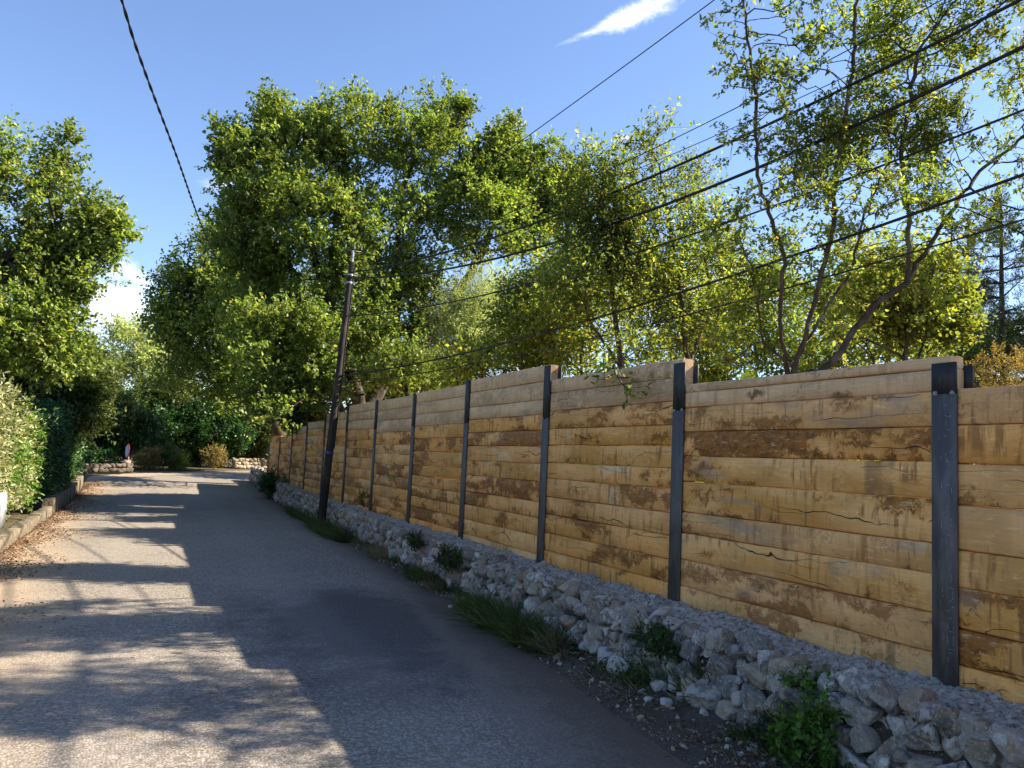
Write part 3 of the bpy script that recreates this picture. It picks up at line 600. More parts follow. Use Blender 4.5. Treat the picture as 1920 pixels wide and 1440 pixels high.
# ---------------------------------------------------------------- trees
def colonize(stems, attr, step, kill, iters=70, tropism=.12, seed=0):
    """space colonisation: nodes, parent index"""
    nodes, par = [], []
    for st in stems:
        st = np.asarray(st, float); start = None
        if nodes and len(st):
            dn = np.linalg.norm(np.array(nodes)-st[0], axis=1); start = int(dn.argmin())
        if start is None: nodes.append(st[0]); par.append(-1); start = 0
        prev = start; cur = nodes[prev]
        for q in st[1:]:
            n = max(1, int(np.linalg.norm(q-cur)/step)); a = np.array(cur)
            for i in range(1, n+1):
                w = a+(q-a)*i/n + (rng.normal(0, .10*step, 3) if i < n else 0); nodes.append(w); par.append(prev); prev = len(nodes)-1
            cur = nodes[-1]
    attr = attr.copy(); alive = np.ones(len(attr), bool); N = np.array(nodes)
    d = np.full(len(attr), 1e9); idx = np.zeros(len(attr), int); done = 0
    for it in range(iters):
        new = N[done:]; base = done; done = len(N)
        if len(new):
            for c0 in range(0, len(new), 400):
                dd = np.linalg.norm(attr[:, None]-new[None, c0:c0+400], axis=2); j = dd.argmin(1); m_ = dd[np.arange(len(attr)), j]
                up_ = m_ < d; d[up_] = m_[up_]; idx[up_] = base+c0+j[up_]
        alive &= d > kill
        if not alive.any(): break
        ai = np.where(alive)[0]; dirs = unit(attr[ai]-N[idx[ai]])
        acc = np.zeros((len(N), 3)); np.add.at(acc, idx[ai], dirs); src = np.unique(idx[ai])
        g = unit(acc[src]); par_a = np.array(par)[src]; pdir = np.where((par_a >= 0)[:, None], unit(N[src]-N[np.maximum(par_a, 0)]), 0)
        g = unit(g+pdir*.35+np.array([0, 0, tropism])+rng.normal(0, .16, g.shape)); nw = N[src]+g*step
        N = np.concatenate([N, nw]); par += list(src)
    return N, np.array(par)
def leaves(P, D, U, size, aspect, shape='diamond', fold=.25):
    """P base points, D leaf directions, U approx normals, size lengths -> (verts, faces)"""
    D = unit(D); S = unit(np.cross(D, U)); Nn = np.cross(S, D); L = size[:, None]; w = L*aspect*.5
    if shape == 'diamond':
        V = np.stack([P, P+D*L*.5+S*w+Nn*w*fold, P+D*L, P+D*L*.5-S*w+Nn*w*fold], 1); F = np.array([[0, 1, 2, 3]])
        V = V.reshape(-1, 3); n = 4
    else:
        curl = -Nn*L*.10
        V = np.stack([P, P+D*L*.28+S*w*.85+Nn*w*fold, P+D*L*.68+S*w*.9+Nn*w*fold+curl*.4, P+D*L+curl, P+D*L*.68-S*w*.9+Nn*w*fold+curl*.4, P+D*L*.28-S*w*.85+Nn*w*fold], 1)
        F = np.array([[0, 1, 2, 3], [0, 3, 4, 5]]); V = V.reshape(-1, 3); n = 6
    return V, (np.arange(len(P))[:, None, None]*n+F[None]).reshape(-1, F.shape[1])
def in_lobes(lobes, n, shell=.35):
    """random points in a union of ellipsoids, denser towards the surface; lobe=(c, r)"""
    vol = np.array([np.prod(r) for c, r in lobes])**.66; vol = vol/vol.sum(); out = []
    for (c, r), v in zip(lobes, vol):
        m_ = max(3, int(n*v)); d = rand_dirs(m_); rad = rng.random(m_)**(1/3*(1-shell)+.02)
        p = d*rad[:, None]; p *= (1+.42*(fbm(p*2.1+np.array(c), 3, 3)-.5)*2)[:, None]; out.append(np.array(c)+p*np.array(r))
    return np.concatenate(out)
def lobes_px(Y, lst, depth=None, dshift=0):
    """crown lobes measured on the photo: (px, py, rx, ry[, dY]) at distance Y"""
    out = []
    for l in lst:
        px_, py_, rx, ry = l[:4]; yy = Y+(l[4] if len(l) > 4 else 0)+rng.normal(0, .25); c = at_y(px_, py_, yy); dep = (c-EYE)@_f; s = dep/FPX
        rd = depth if depth else (rx+ry)/2*s; out.append((c, (rx*s*1.02, rd*(.8+.4*rng.random()), ry*s)))
    return out
STAT = []
def tree(name, label, cat, base, lobes, n_attr, m_leaf, leaf=.09, aspect=.55, per=9, sprigs=2, tl=.34, trunk_r=.16, step=.3, kill=.42, stems=None, shape='diamond',
         twigs=True, group=None, droop=0.0, shell=.35, trunk_mat=None, leaf_r=.03, tn=6, dens=1, fill=None, hole=.43, hscale=1.1, skel=.62):
    base = np.asarray(base, float); attr = in_lobes(lobes, n_attr, shell)
    if stems is None:
        cen = np.mean([c for c, r in lobes], axis=0); lowz = min(c[2]-r[2]*.6 for c, r in lobes); h = max(lowz, base[2]+.8)
        mid = base+(cen-base)*.35*np.array([1, 1, 0]); mid[2] = base[2]+(h-base[2])*.6; end = base+(cen-base)*.75; end[2] = max(h+.3, base[2]+(cen[2]-base[2])*.7)
        stems = [[base, mid+rng.normal(0, .12, 3)*np.array([1, 1, .2]), end]]
    N, par = colonize(stems, attr, step*skel, kill*skel*.9)
    n = len(N); acc = np.zeros(n); kids = np.bincount(par[par >= 0], minlength=n); acc[kids == 0] = 1.0
    order = np.arange(n)[::-1]; e = 2.3
    A = np.where(kids == 0, 1., 0.)
    for i in order:
        if par[i] >= 0: A[par[i]] += A[i]
    r0 = .0045 if twigs else .008
    pw = math.log(trunk_r/r0)/math.log(max(A[0], 3)); rad = r0*np.maximum(A, 1)**max(pw, .38)*np.where(A < 3, 1, 1); rad = np.minimum(rad, trunk_r)
    ch = np.where(par >= 0)[0]; pr_ = np.minimum(rad[par[ch]], rad[ch]*1.22+.002)
    geo = [frusta(N[par[ch]], N[ch]+.12*(N[ch]-N[par[ch]]), pr_, rad[ch], tn)]
    root = empty(name, base, label, cat, group)
    # sprigs on thin branches
    thin = np.where((A <= 7) & (par >= 0))[0]; thin = thin[fbm(N[thin]*hscale/(tl/.34)**.5, 3, 12) > hole-.06]; tips = np.where(kids == 0)[0]; tips = tips[par[tips] >= 0]
    src = np.concatenate([np.repeat(thin, dens), np.repeat(tips, sprigs)]); src = src[rng.random(len(src)) < .97]
    # fine branchlets fill the crown between the boughs; noise leaves holes of sky
    F_ = in_lobes(lobes, int((fill or n_attr*3)*1.9), shell); F_ = F_[fbm(F_*hscale/(tl/.34)**.5, 3, 12) > hole][:fill or n_attr*3]
    nd = np.full(len(F_), 1e9); ni = np.zeros(len(F_), int)
    for c0 in range(0, n, 300):
        dd = np.linalg.norm(F_[:, None]-N[None, c0:c0+300], axis=2)+np.where(rad[None, c0:c0+300] > .06, .15, 0); j = dd.argmin(1); m_ = dd[np.arange(len(F_)), j]; up_ = m_ < nd; nd[up_] = m_[up_]; ni[up_] = c0+j[up_]
    ok = nd < tl*4.5; F_, ni, nd = F_[ok], ni[ok], nd[ok]
    fd = unit(F_-N[ni]+rand_dirs(len(F_))*.12)
    if twigs:
        midp = N[ni]+(F_-N[ni])*.55+rng.normal(0, .06, F_.shape)*nd[:, None]; w0 = np.clip(.0018+.0028*nd, .002, .007)
        geo.append(frusta(N[ni], midp, w0, w0*.75, 4)); geo.append(frusta(midp, F_, w0*.75, w0*.5, 4))
    bd = np.concatenate([unit(N[src]-N[par[src]]), fd]); sp0 = np.concatenate([N[src], F_]); nsp = len(sp0)
    STAT.append((label[:30], n, len(tips), nsp, nsp*per))
    sd_ = unit(bd*.75+rand_dirs(nsp)*.95+np.array([0, 0, .22-droop])); SLn = tl*rng.uniform(.55, 1.25, nsp)
    src = np.zeros(nsp)
    if twigs:
        bend = sp0+sd_*SLn[:, None]*.55; endp = sp0+unit(sd_+np.array([0, 0, .25-droop]))*SLn[:, None]
        geo.append(frusta(sp0, bend, np.full(nsp, .0024), np.full(nsp, .0017), 3)); geo.append(frusta(bend, endp, np.full(nsp, .0017), np.full(nsp, .0009), 3))
    build('trunk', geo, trunk_mat or M_bark, root, smooth=True)
    K = per; tt = (np.arange(K)+rng.uniform(.2, .8, (len(src), K)))/K; tt = .15+.9*tt
    P_ = sp0[:, None]+sd_[:, None]*(SLn[:, None]*tt)[..., None]+np.array([0, 0, 1.])*(SLn[:, None]*tt*tt*(.14-droop*.4))[..., None]+rng.normal(0, .018*tl/.3, (len(src), K, 3))
    Dl = sd_[:, None]*.55+rand_dirs(len(src)*K).reshape(len(src), K, 3)*.85+np.array([0, 0, .05-droop]); Ul = rand_dirs(len(src)*K).reshape(len(src), K, 3)*.75+np.array([.25, 0, .9])
    sz = leaf*rng.uniform(.62, 1.2, len(src)*K)
    build('crown', [leaves(P_.reshape(-1, 3), Dl.reshape(-1, 3), Ul.reshape(-1, 3), sz, aspect, shape)], m_leaf, root)
    return root

# main oak behind the fence
Y = 22
tree('oak_tree', 'largest oak, full bright green crown rising behind the fence and the wooden pole', 'tree', (5.2, 22, .45), lobes_px(Y, [
    (470, 330, 62, 85), (500, 215, 20, 45), (520, 240, 26, 50), (430, 262, 30, 25), (575, 300, 80, 80), (640, 250, 70, 50), (712, 225, 46, 40), (620, 205, 28, 28), (700, 340, 100, 90), (822, 215, 30, 56), (862, 228, 20, 46), (835, 260, 40, 40), (760, 235, 26, 30), (668, 196, 18, 24), (735, 205, 16, 26), (815, 320, 95, 90), (912, 300, 60, 55), (955, 250, 16, 44), (930, 262, 18, 30),
    (985, 330, 62, 52), (1045, 318, 40, 32), (1020, 350, 50, 40), (900, 410, 100, 80), (985, 420, 60, 60), (1000, 385, 60, 45), (1058, 365, 42, 48), (1035, 300, 42, 36), (1062, 430, 44, 50), (945, 350, 70, 60), (930, 330, 70, 55), (740, 450, 130, 100), (580, 430, 120, 100), (470, 440, 70, 80), (640, 560, 120, 100), (520, 560, 100, 90), (770, 580, 90, 90, 1), (560, 690, 80, 60, -1), (500, 740, 50, 34, -2), (655, 680, 100, 55, 1), (440, 300, 40, 40), (540, 640, 110, 80, -2), (600, 715, 75, 50, -1), (560, 755, 60, 28, -1), (520, 775, 50, 22, -2), (640, 640, 90, 80, -1)]),
     2300, M_oak, leaf=.105, aspect=.60, shape='hex', per=15, sprigs=2, tl=.42, trunk_r=.30, fill=11500, hole=.485, hscale=1.2, step=.34, kill=.42,
     stems=[[(5.2, 22, .4), (5.35, 22, 2.6), (5.9, 22.2, 3.6), (6.2, 22.3, 5.5), (6.1, 22.3, 8.0)], [(5.35, 22, 2.5), (4.6, 21.9, 4.6), (3.6, 21.8, 7.0), (2.9, 22, 8.6)], [(5.9, 22.2, 3.6), (7.6, 22.2, 5.6), (8.8, 22.3, 8.0)], [(5.9, 22.2, 3.7), (7.2, 22.0, 4.2), (8.4, 22, 4.4)]], leaf_r=.035)
# tree filling the left flank of the oak, over the end of the fence
tree('oak_tree', 'dark oak overhanging the far end of the fence, to the left of the largest oak', 'tree', (6.4, 31.5, .3), lobes_px(31, [
    (420, 470, 46, 50), (372, 510, 50, 52), (340, 560, 50, 60), (440, 560, 90, 70), (400, 640, 100, 80), (470, 700, 90, 60), (320, 610, 34, 40), (520, 640, 80, 100), (360, 700, 70, 45), (470, 770, 60, 26, -2), (545, 745, 60, 40, -2)]),
     1250, M_oak, leaf=.14, aspect=.62, per=9, tl=.6, trunk_r=.22, fill=6500, hole=.46, step=.45, kill=.6, twigs=False, leaf_r=.04)
# left-hand oak
tree('oak_tree', 'large oak at the left edge, behind the variegated hedge, one bough over the road', 'tree', (-5.0, 18.5, 0), lobes_px(17, [
    (20, 305, 80, 55), (100, 315, 42, 40), (70, 380, 100, 70), (150, 400, 60, 50), (190, 430, 42, 36), (212, 432, 22, 18), (165, 475, 50, 28), (40, 480, 110, 80), (130, 560, 50, 40), (175, 530, 36, 20), (30, 600, 100, 80), (90, 660, 70, 50), (-110, 400, 120, 140), (-120, 600, 130, 120), (40, 262, 30, 20), (120, 268, 12, 20)]),
     1500, M_oak, leaf=.088, aspect=.6, shape='hex', per=15, tl=.36, trunk_r=.22, fill=6000, hole=.51, step=.3, kill=.38,
     stems=[[(-5.0, 18.5, 0), (-4.6, 18, 2.5), (-4.0, 17.6, 4.2), (-3.2, 17.3, 5.6)], [(-4.3, 17.8, 3.6), (-2.6, 17.1, 4.9), (-1.2, 17, 5.5)]])
tree('oak_tree', 'dark leafy tree behind the dark laurel hedge, below the left-hand oak', 'tree', (-4.4, 27, .1), lobes_px(26, [
    (60, 690, 90, 50), (140, 690, 45, 45), (170, 730, 35, 45), (100, 760, 80, 60), (160, 790, 40, 45), (40, 780, 80, 50), (130, 650, 26, 22)]), 620, M_oakfar, leaf=.13, per=9, tl=.5, trunk_r=.14, fill=3500, step=.4, kill=.5, twigs=False)
# far trees closing the road
tree('oak_tree', 'oak standing beyond the fence end, hidden behind the largest oak, shading the bend', 'tree', (8.5, 37, .5), lobes_px(37, [(520, 620, 80, 80), (600, 600, 90, 90), (560, 700, 90, 60), (470, 660, 50, 50), (660, 640, 70, 80), (500, 750, 60, 40)]) + [((11, 33.8, 5.3), (2.0, 2.0, 1.7)), ((12.5, 36.3, 6.3), (2.2, 2.2, 1.8)), ((9.5, 35, 4.6), (1.8, 1.8, 1.2))], 700, M_oakfar, leaf=.15, per=9, tl=.6, trunk_r=.18, fill=6500, hole=.40, step=.5, kill=.6, twigs=False)
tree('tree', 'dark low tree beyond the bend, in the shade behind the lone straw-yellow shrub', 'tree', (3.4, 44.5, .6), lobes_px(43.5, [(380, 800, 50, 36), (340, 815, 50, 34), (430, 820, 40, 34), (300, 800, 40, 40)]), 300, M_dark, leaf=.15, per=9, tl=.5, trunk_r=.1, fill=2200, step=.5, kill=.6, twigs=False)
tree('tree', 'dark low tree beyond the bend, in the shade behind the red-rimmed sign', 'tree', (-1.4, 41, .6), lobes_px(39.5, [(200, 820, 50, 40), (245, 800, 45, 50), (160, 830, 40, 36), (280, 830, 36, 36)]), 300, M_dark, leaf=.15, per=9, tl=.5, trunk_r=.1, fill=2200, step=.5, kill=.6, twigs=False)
tree('tree', 'pale airy tree far beyond the bend, centred in the gap of sky over the road', 'tree', (.4, 55, .6), lobes_px(52, [
    (250, 650, 50, 42), (235, 620, 26, 18), (290, 690, 45, 45), (215, 690, 35, 40), (320, 720, 40, 40), (260, 730, 70, 40), (285, 640, 20, 20)]), 620, M_olive, leaf=.20, per=8, tl=.8, trunk_r=.18, fill=1500, step=.6, kill=.8, twigs=False)
tree('tree', 'bushy dark tree beyond the bend, just left of the red-rimmed sign', 'tree', (-2.6, 41, .6), lobes_px(40, [
    (190, 700, 34, 40), (180, 760, 45, 45), (150, 800, 40, 40), (215, 790, 40, 50), (190, 835, 50, 26)]), 420, M_oakfar, leaf=.15, per=9, tl=.6, trunk_r=.13, fill=2000, step=.5, kill=.6, twigs=False)
tree('tree', 'dark round tree beyond the bend, directly behind the straw-coloured shrubs', 'tree', (2.5, 47, .6), lobes_px(46, [
    (260, 780, 50, 55), (320, 770, 55, 60), (300, 830, 70, 40), (370, 790, 55, 60), (360, 720, 50, 45)]), 620, M_oakfar, leaf=.17, per=9, tl=.7, trunk_r=.16, fill=3500, step=.55, kill=.65, twigs=False)
tree('tree', 'dark tree beyond the bend, behind the rust-coloured shrub beside the fence end', 'tree', (6.5, 46, .6), lobes_px(45, [
    (430, 790, 60, 60), (410, 840, 50, 30), (480, 800, 45, 60), (520, 790, 50, 60), (450, 740, 60, 40)]), 620, M_oakfar, leaf=.17, per=9, tl=.7, trunk_r=.16, fill=3500, step=.55, kill=.65, twigs=False)
# behind the fence, towards the right
tree('bush', 'dark undergrowth behind the fence, around the trunk base of the largest oak', 'bush', (5.8, 25, .45), lobes_px(25, [(650, 740, 60, 34), (600, 760, 50, 34), (560, 775, 40, 30), (700, 720, 40, 30), (735, 740, 30, 26)]), 260, M_oakfar, leaf=.12, per=10, tl=.45, trunk_r=.06, fill=1500, step=.3, kill=.4, twigs=False)
tree('willow_bush', 'pale grey-green feathery bush behind the fence, between the largest oak and the thin young trees', 'bush', (8.2, 20, .45), lobes_px(20, [
    (880, 560, 50, 48), (930, 590, 55, 50), (850, 620, 45, 55), (910, 650, 70, 45), (975, 620, 45, 50), (820, 680, 50, 34), (905, 525, 34, 26), (960, 540, 30, 26)]), 650, M_olive, leaf=.085, aspect=.22, per=16, tl=.5, trunk_r=.07, fill=2600, step=.26, kill=.36, leaf_r=.04)
tree('bush', 'bright green bush just above the fence top, right of the wooden pole', 'bush', (5.5, 18, .45), lobes_px(18.5, [(745, 690, 50, 35), (800, 705, 60, 28), (700, 715, 40, 25), (770, 650, 30, 24)]), 240, M_oak, leaf=.10, per=10, tl=.35, trunk_r=.05, fill=500, hole=.48, step=.26, kill=.34)
tree('young_tree', 'thin young tree with a straight dark stem, left one of the two slender trees', 'tree', (6.1, 10, .45), lobes_px(10, [
    (1130, 320, 42, 38), (1105, 385, 50, 45), (1160, 400, 52, 50), (1120, 470, 80, 55), (1075, 540, 60, 55), (1180, 520, 60, 60), (1140, 600, 90, 50), (1060, 640, 50, 40), (1210, 630, 50, 40)]) + [(at_x(1168, 715, 3.92), np.array([.12, .26, .15])), (at_x(1150, 698, 4.0), np.array([.2, .3, .12])), (at_x(1185, 725, 3.92), np.array([.08, .12, .12])), (at_x(1160, 705, 3.95), np.array([.1, .2, .1]))],
     300, M_pistach, leaf=.072, aspect=.42, per=9, tl=.34, trunk_r=.05, fill=1100, step=.2, kill=.28, shape='hex', stems=[[at_y(1172, 760, 10), at_y(1160, 640, 10), at_y(1140, 500, 10), at_y(1130, 400, 10)], [at_y(1165, 700, 10), at_y(1105, 600, 10.3), at_y(1080, 520, 10.4)], [at_y(1160, 640, 10), (5.2, 8.2, 3.05), tuple(at_x(1150, 690, 4.1)), tuple(at_x(1168, 722, 3.92))]], leaf_r=.02, sprigs=3)
tree('young_tree', 'slender young tree directly left of the tallest tree, twig tips in open sky', 'tree', (6.6, 9.6, .45), lobes_px(9.6, [
    (1238, 258, 36, 28), (1215, 290, 38, 26), (1240, 330, 40, 40), (1290, 345, 45, 40), (1270, 400, 70, 40), (1210, 420, 55, 40), (1320, 450, 70, 55), (1260, 500, 70, 60), (1350, 540, 60, 60), (1290, 600, 80, 55), (1240, 650, 60, 40), (1345, 650, 50, 40)]),
     360, M_pistach, leaf=.068, aspect=.42, per=9, tl=.34, trunk_r=.045, fill=820, hole=.47, step=.2, kill=.27, shape='hex', stems=[[at_y(1300, 760, 9.6), at_y(1285, 640, 9.6), at_y(1270, 500, 9.6), at_y(1240, 340, 9.6)], [at_y(1290, 700, 9.6), at_y(1330, 560, 9.8), at_y(1320, 440, 9.8)]], leaf_r=.02, sprigs=3)
# tall multi-stemmed tree at the right
S = lambda x_, y_, Y_=6.3: at_y(x_, y_, Y_)
tree('tall_tree', 'tallest tree, open crown of many stems behind the fence, cut off by the top edge', 'tree', S(1490, 900), lobes_px(6.3, [
    (1385, 40, 55, 60), (1400, 110, 60, 50), (1370, 160, 40, 40), (1440, 180, 60, 60), (1510, 40, 80, 60), (1500, 130, 70, 55), (1580, 90, 60, 60), (1640, 40, 40, 40), (1700, 90, 90, 70), (1690, 170, 90, 60), (1780, 60, 50, 50), (1840, 80, 60, 36), (1770, 160, 60, 60),
    (1600, 210, 110, 60), (1420, 260, 60, 60), (1530, 270, 90, 60), (1660, 270, 110, 60), (1760, 260, 60, 60), (1460, 360, 80, 60), (1580, 370, 110, 60), (1700, 370, 90, 60), (1820, 310, 60, 60), (1870, 300, 40, 40), (1400, 440, 70, 60, .6), (1500, 470, 80, 50), (1620, 470, 90, 50), (1740, 460, 80, 60), (1820, 420, 60, 60), (1420, 560, 60, 50, .8), (1560, 560, 80, 40, .6), (1700, 560, 60, 40), (1390, 640, 60, 40, .8),
    (2020, 200, 120, 160, -.6), (2060, 420, 110, 120, -.8), (1700, -80, 150, 80), (1450, -90, 120, 80), (1900, -60, 120, 80, -.4)]) + [(np.array(c), np.array(r)) for c, r in (((7.6, 3.9, 5.3), (1.0, .8, .8)), ((9.0, 4.0, 7.0), (1.1, .9, .8)), ((8.4, 1.8, 5.8), (.8, .7, .7)))],
     1500, M_pistach, leaf=.056, aspect=.44, per=13, tl=.21, trunk_r=.036, fill=4300, hole=.535, hscale=1.5, step=.15, kill=.23, shape='hex', leaf_r=.012, sprigs=2,
     stems=[[S(1490, 900), S(1478, 700), S(1462, 600), S(1470, 480), S(1420, 330), S(1418, 180), S(1400, 60), S(1395, -40)],
            [S(1480, 720), S(1530, 560), S(1560, 440), S(1570, 300), S(1600, 120), S(1610, -60)],
            [S(1500, 740), S(1560, 680), S(1640, 570), S(1700, 530), S(1760, 430), S(1830, 330)], [S(1700, 530), S(1705, 420), S(1690, 280), S(1720, 100)],
            [S(1486, 700), S(1510, 640), S(1590, 520), S(1620, 400), S(1690, 250)], [S(1455, 760, 6.9), S(1430, 640, 6.9), S(1410, 500, 6.9), S(1385, 440, 6.9)], [S(1490, 900), (7.4, 4.6, 2.1), (8.2, 3.8, 3.6), (8.4, 3.2, 5.2), (8.9, 3.0, 6.6)], [(8.2, 3.8, 3.6), (9.0, 4.4, 5.2)]])
tree('young_tree', 'yellow-leaved sapling glowing against the light, behind the nearest fence post', 'tree', (12.0, 9.5, .45), lobes_px(9.5, [
    (1640, 560, 60, 50), (1700, 600, 70, 50), (1750, 540, 50, 60), (1780, 620, 50, 40), (1600, 620, 60, 45), (1680, 480, 60, 40), (1560, 670, 60, 34)]), 330, M_yellow, leaf=.085, aspect=.7, per=10, tl=.4, trunk_r=.05, fill=1000, step=.25, kill=.35, shape='hex', leaf_r=.02)
hz_ = [('airy yellow-green bush filling the view between the largest oak and the thin young tree', 15, [(960, 640, 60, 50), (1010, 560, 55, 55), (1060, 480, 50, 45), (1020, 660, 60, 40), (970, 560, 40, 40)], M_pistach, .09),
       ('airy yellow-green bush filling the view between the slender tree and the tallest tree', 14.5, [(1230, 560, 60, 50), (1180, 480, 45, 45), (1350, 480, 50, 45), (1400, 540, 50, 50), (1290, 640, 60, 40), (1470, 480, 40, 40)], M_pistach, .09),
       ('low green bush behind the fence, under the pale feathery bush', 14, [(900, 700, 80, 40), (985, 695, 60, 45), (1040, 660, 40, 40)], M_yellow, .09),
       ('yellow-green bush behind the fence, around the foot of the thin young tree', 13.5, [(1100, 660, 80, 55), (1180, 670, 60, 45), (1060, 590, 60, 50), (1140, 560, 60, 45), (1010, 600, 50, 45), (1060, 520, 50, 40)], M_yellow, .09),
       ('green bush behind the fence, between the two slender trees', 14, [(1240, 640, 70, 60), (1320, 660, 70, 50), (1290, 570, 60, 50), (1350, 590, 50, 55), (1240, 530, 50, 40)], M_yellow, .09),
       ('dense green bush behind the trunk of the tallest tree', 14, [(1410, 640, 70, 70), (1480, 660, 70, 50), (1440, 560, 50, 50), (1560, 660, 70, 50), (1520, 570, 50, 50)], M_oak, .09),
       ('broad yellow-green bush behind the fence, right of the tallest tree\'s trunk', 13, [(1640, 660, 80, 40), (1720, 670, 70, 36), (1560, 600, 60, 45)], M_yellow, .09),
       ('tall yellow-green bush filling the gap between the tallest tree and the yellow-leaved sapling', 15, [(1600, 500, 60, 50), (1580, 590, 70, 60), (1660, 620, 80, 60), (1760, 600, 60, 50), (1720, 520, 50, 45)], M_yellow, .09),
       ('dark green bush beyond the nearest fence post, in front of the pines', 16, [(1790, 680, 60, 40), (1860, 640, 50, 40), (1930, 640, 60, 60), (1730, 640, 40, 40)], M_oak, .10)]
for lab, yy, lb, mt, lf in hz_:
    L0 = lobes_px(yy, lb); cb = np.mean([c for c, r in L0], axis=0); L0 += [((cb[0]-.9, cb[1], 1.2), (1.1, 1.1, .9)), ((cb[0]+.8, cb[1]+.2, 1.3), (1.1, 1.1, .9))]
    tree('bush', lab, 'bush', (cb[0], cb[1], .45), L0, 360, mt, leaf=lf, aspect=.6, per=9, tl=.4, trunk_r=.05, fill=1700, step=.28, kill=.38, group=None, twigs=False)
tree('juniper', 'yellow-brown juniper bush close behind the fence at the right edge', 'bush', (9.2, 6.6, .45), lobes_px(6.6, [(1858, 700, 34, 42), (1905, 705, 36, 40), (1880, 730, 50, 30), (1950, 700, 40, 50)]) + [((9.4, 6.8, 1.3), (.9, .8, .9)), ((10.6, 6.6, 1.4), (.8, .8, .9))], 260, M_straw, leaf=.035, aspect=.5, per=22, tl=.16, trunk_r=.03, step=.1, kill=.15, leaf_r=.02)
# pines: trunk with whorled limbs and needle tufts
def pine(px_, Y_, top_py, r_px, label):
    b = at_y(px_, 900, Y_); b[2] = .45; tp_ = at_y(px_, top_py, Y_); dep = (b-EYE)@_f; s = dep/FPX; H = tp_[2]-b[2]; root = empty('pine_tree', b, label, 'tree')
    zs = np.linspace(0, H, 16); tr = b+np.stack([.06*np.sin(zs*.8), .05*np.cos(zs*.6), zs], 1); geo = tube(tr, np.linspace(.15, .03, 16), 8); A, Bq, ra, rb, tips = [], [], [], [], []
    for z in np.arange(H*.42, H, .42):
        n = rng.integers(3, 6)
        for a in rng.uniform(0, 2*math.pi, n):
            L = r_px*s*(1.1-.75*((z-H*.42)/(H*.58))**1.3)*rng.uniform(.6, 1.1); o = b+np.array([0, 0, z]); d = np.array([math.cos(a), math.sin(a), rng.uniform(.0, .35)]); e = o+d*L; A.append(o); Bq.append(e); ra.append(.028); rb.append(.008)
            for q in np.linspace(.35, 1, max(2, int(L/.28))):
                for _ in range(2): tips.append(o+d*L*q+rng.normal(0, .10+.10*q, 3))
    geo.append(frusta(A, Bq, ra, rb, 5)); build('trunk', geo, M_bark, root, smooth=True); tips = np.array(tips); K = 34
    P_ = np.repeat(tips, K, 0)+rng.normal(0, .05, (len(tips)*K, 3)); D = rand_dirs(len(P_))+np.array([0, 0, .35])
    build('crown', [leaves(P_, D, rand_dirs(len(P_)), rng.uniform(.14, .24, len(P_)), .09, 'diamond')], M_pine, root)
pine(1882, 15.5, 372, 95, 'taller dark pine with bare lower trunk, beyond the fence at the right edge')
pine(1818, 18.5, 440, 80, 'smaller dark pine left of the tall pine, half hidden by the tallest tree')
pine(2010, 15.0, 330, 110, 'dark pine at the very edge, mostly out of the picture')

# distant wood closing the horizon behind everything
n_ = 34000; az_ = np.radians(np.concatenate([rng.uniform(17, 118, n_*3//4), rng.uniform(-75, -14, n_//4)])); rw = rng.uniform(58, 72, n_); hw = (3.5+5.5*fbm(P3(az_*9, 0*az_, 0), 3, 61))*1.0; zw_ = .4+hw*rng.random(n_)**.75
rb_ = rw-4*(fbm(P3(az_*26, zw_*.5, 0), 3, 62)-.5)*2; Pw = np.stack([rb_*np.sin(az_), rb_*np.cos(az_), zw_], 1)
tag(build('woods', [leaves(Pw, rand_dirs(n_), rand_dirs(n_)*.7+np.array([0, 0, 1.]), rng.uniform(.5, 1.1, n_), .7, 'hex')], M_oakfar), 'distant line of mixed woodland behind all the nearer trees', 'woods', kind='stuff')

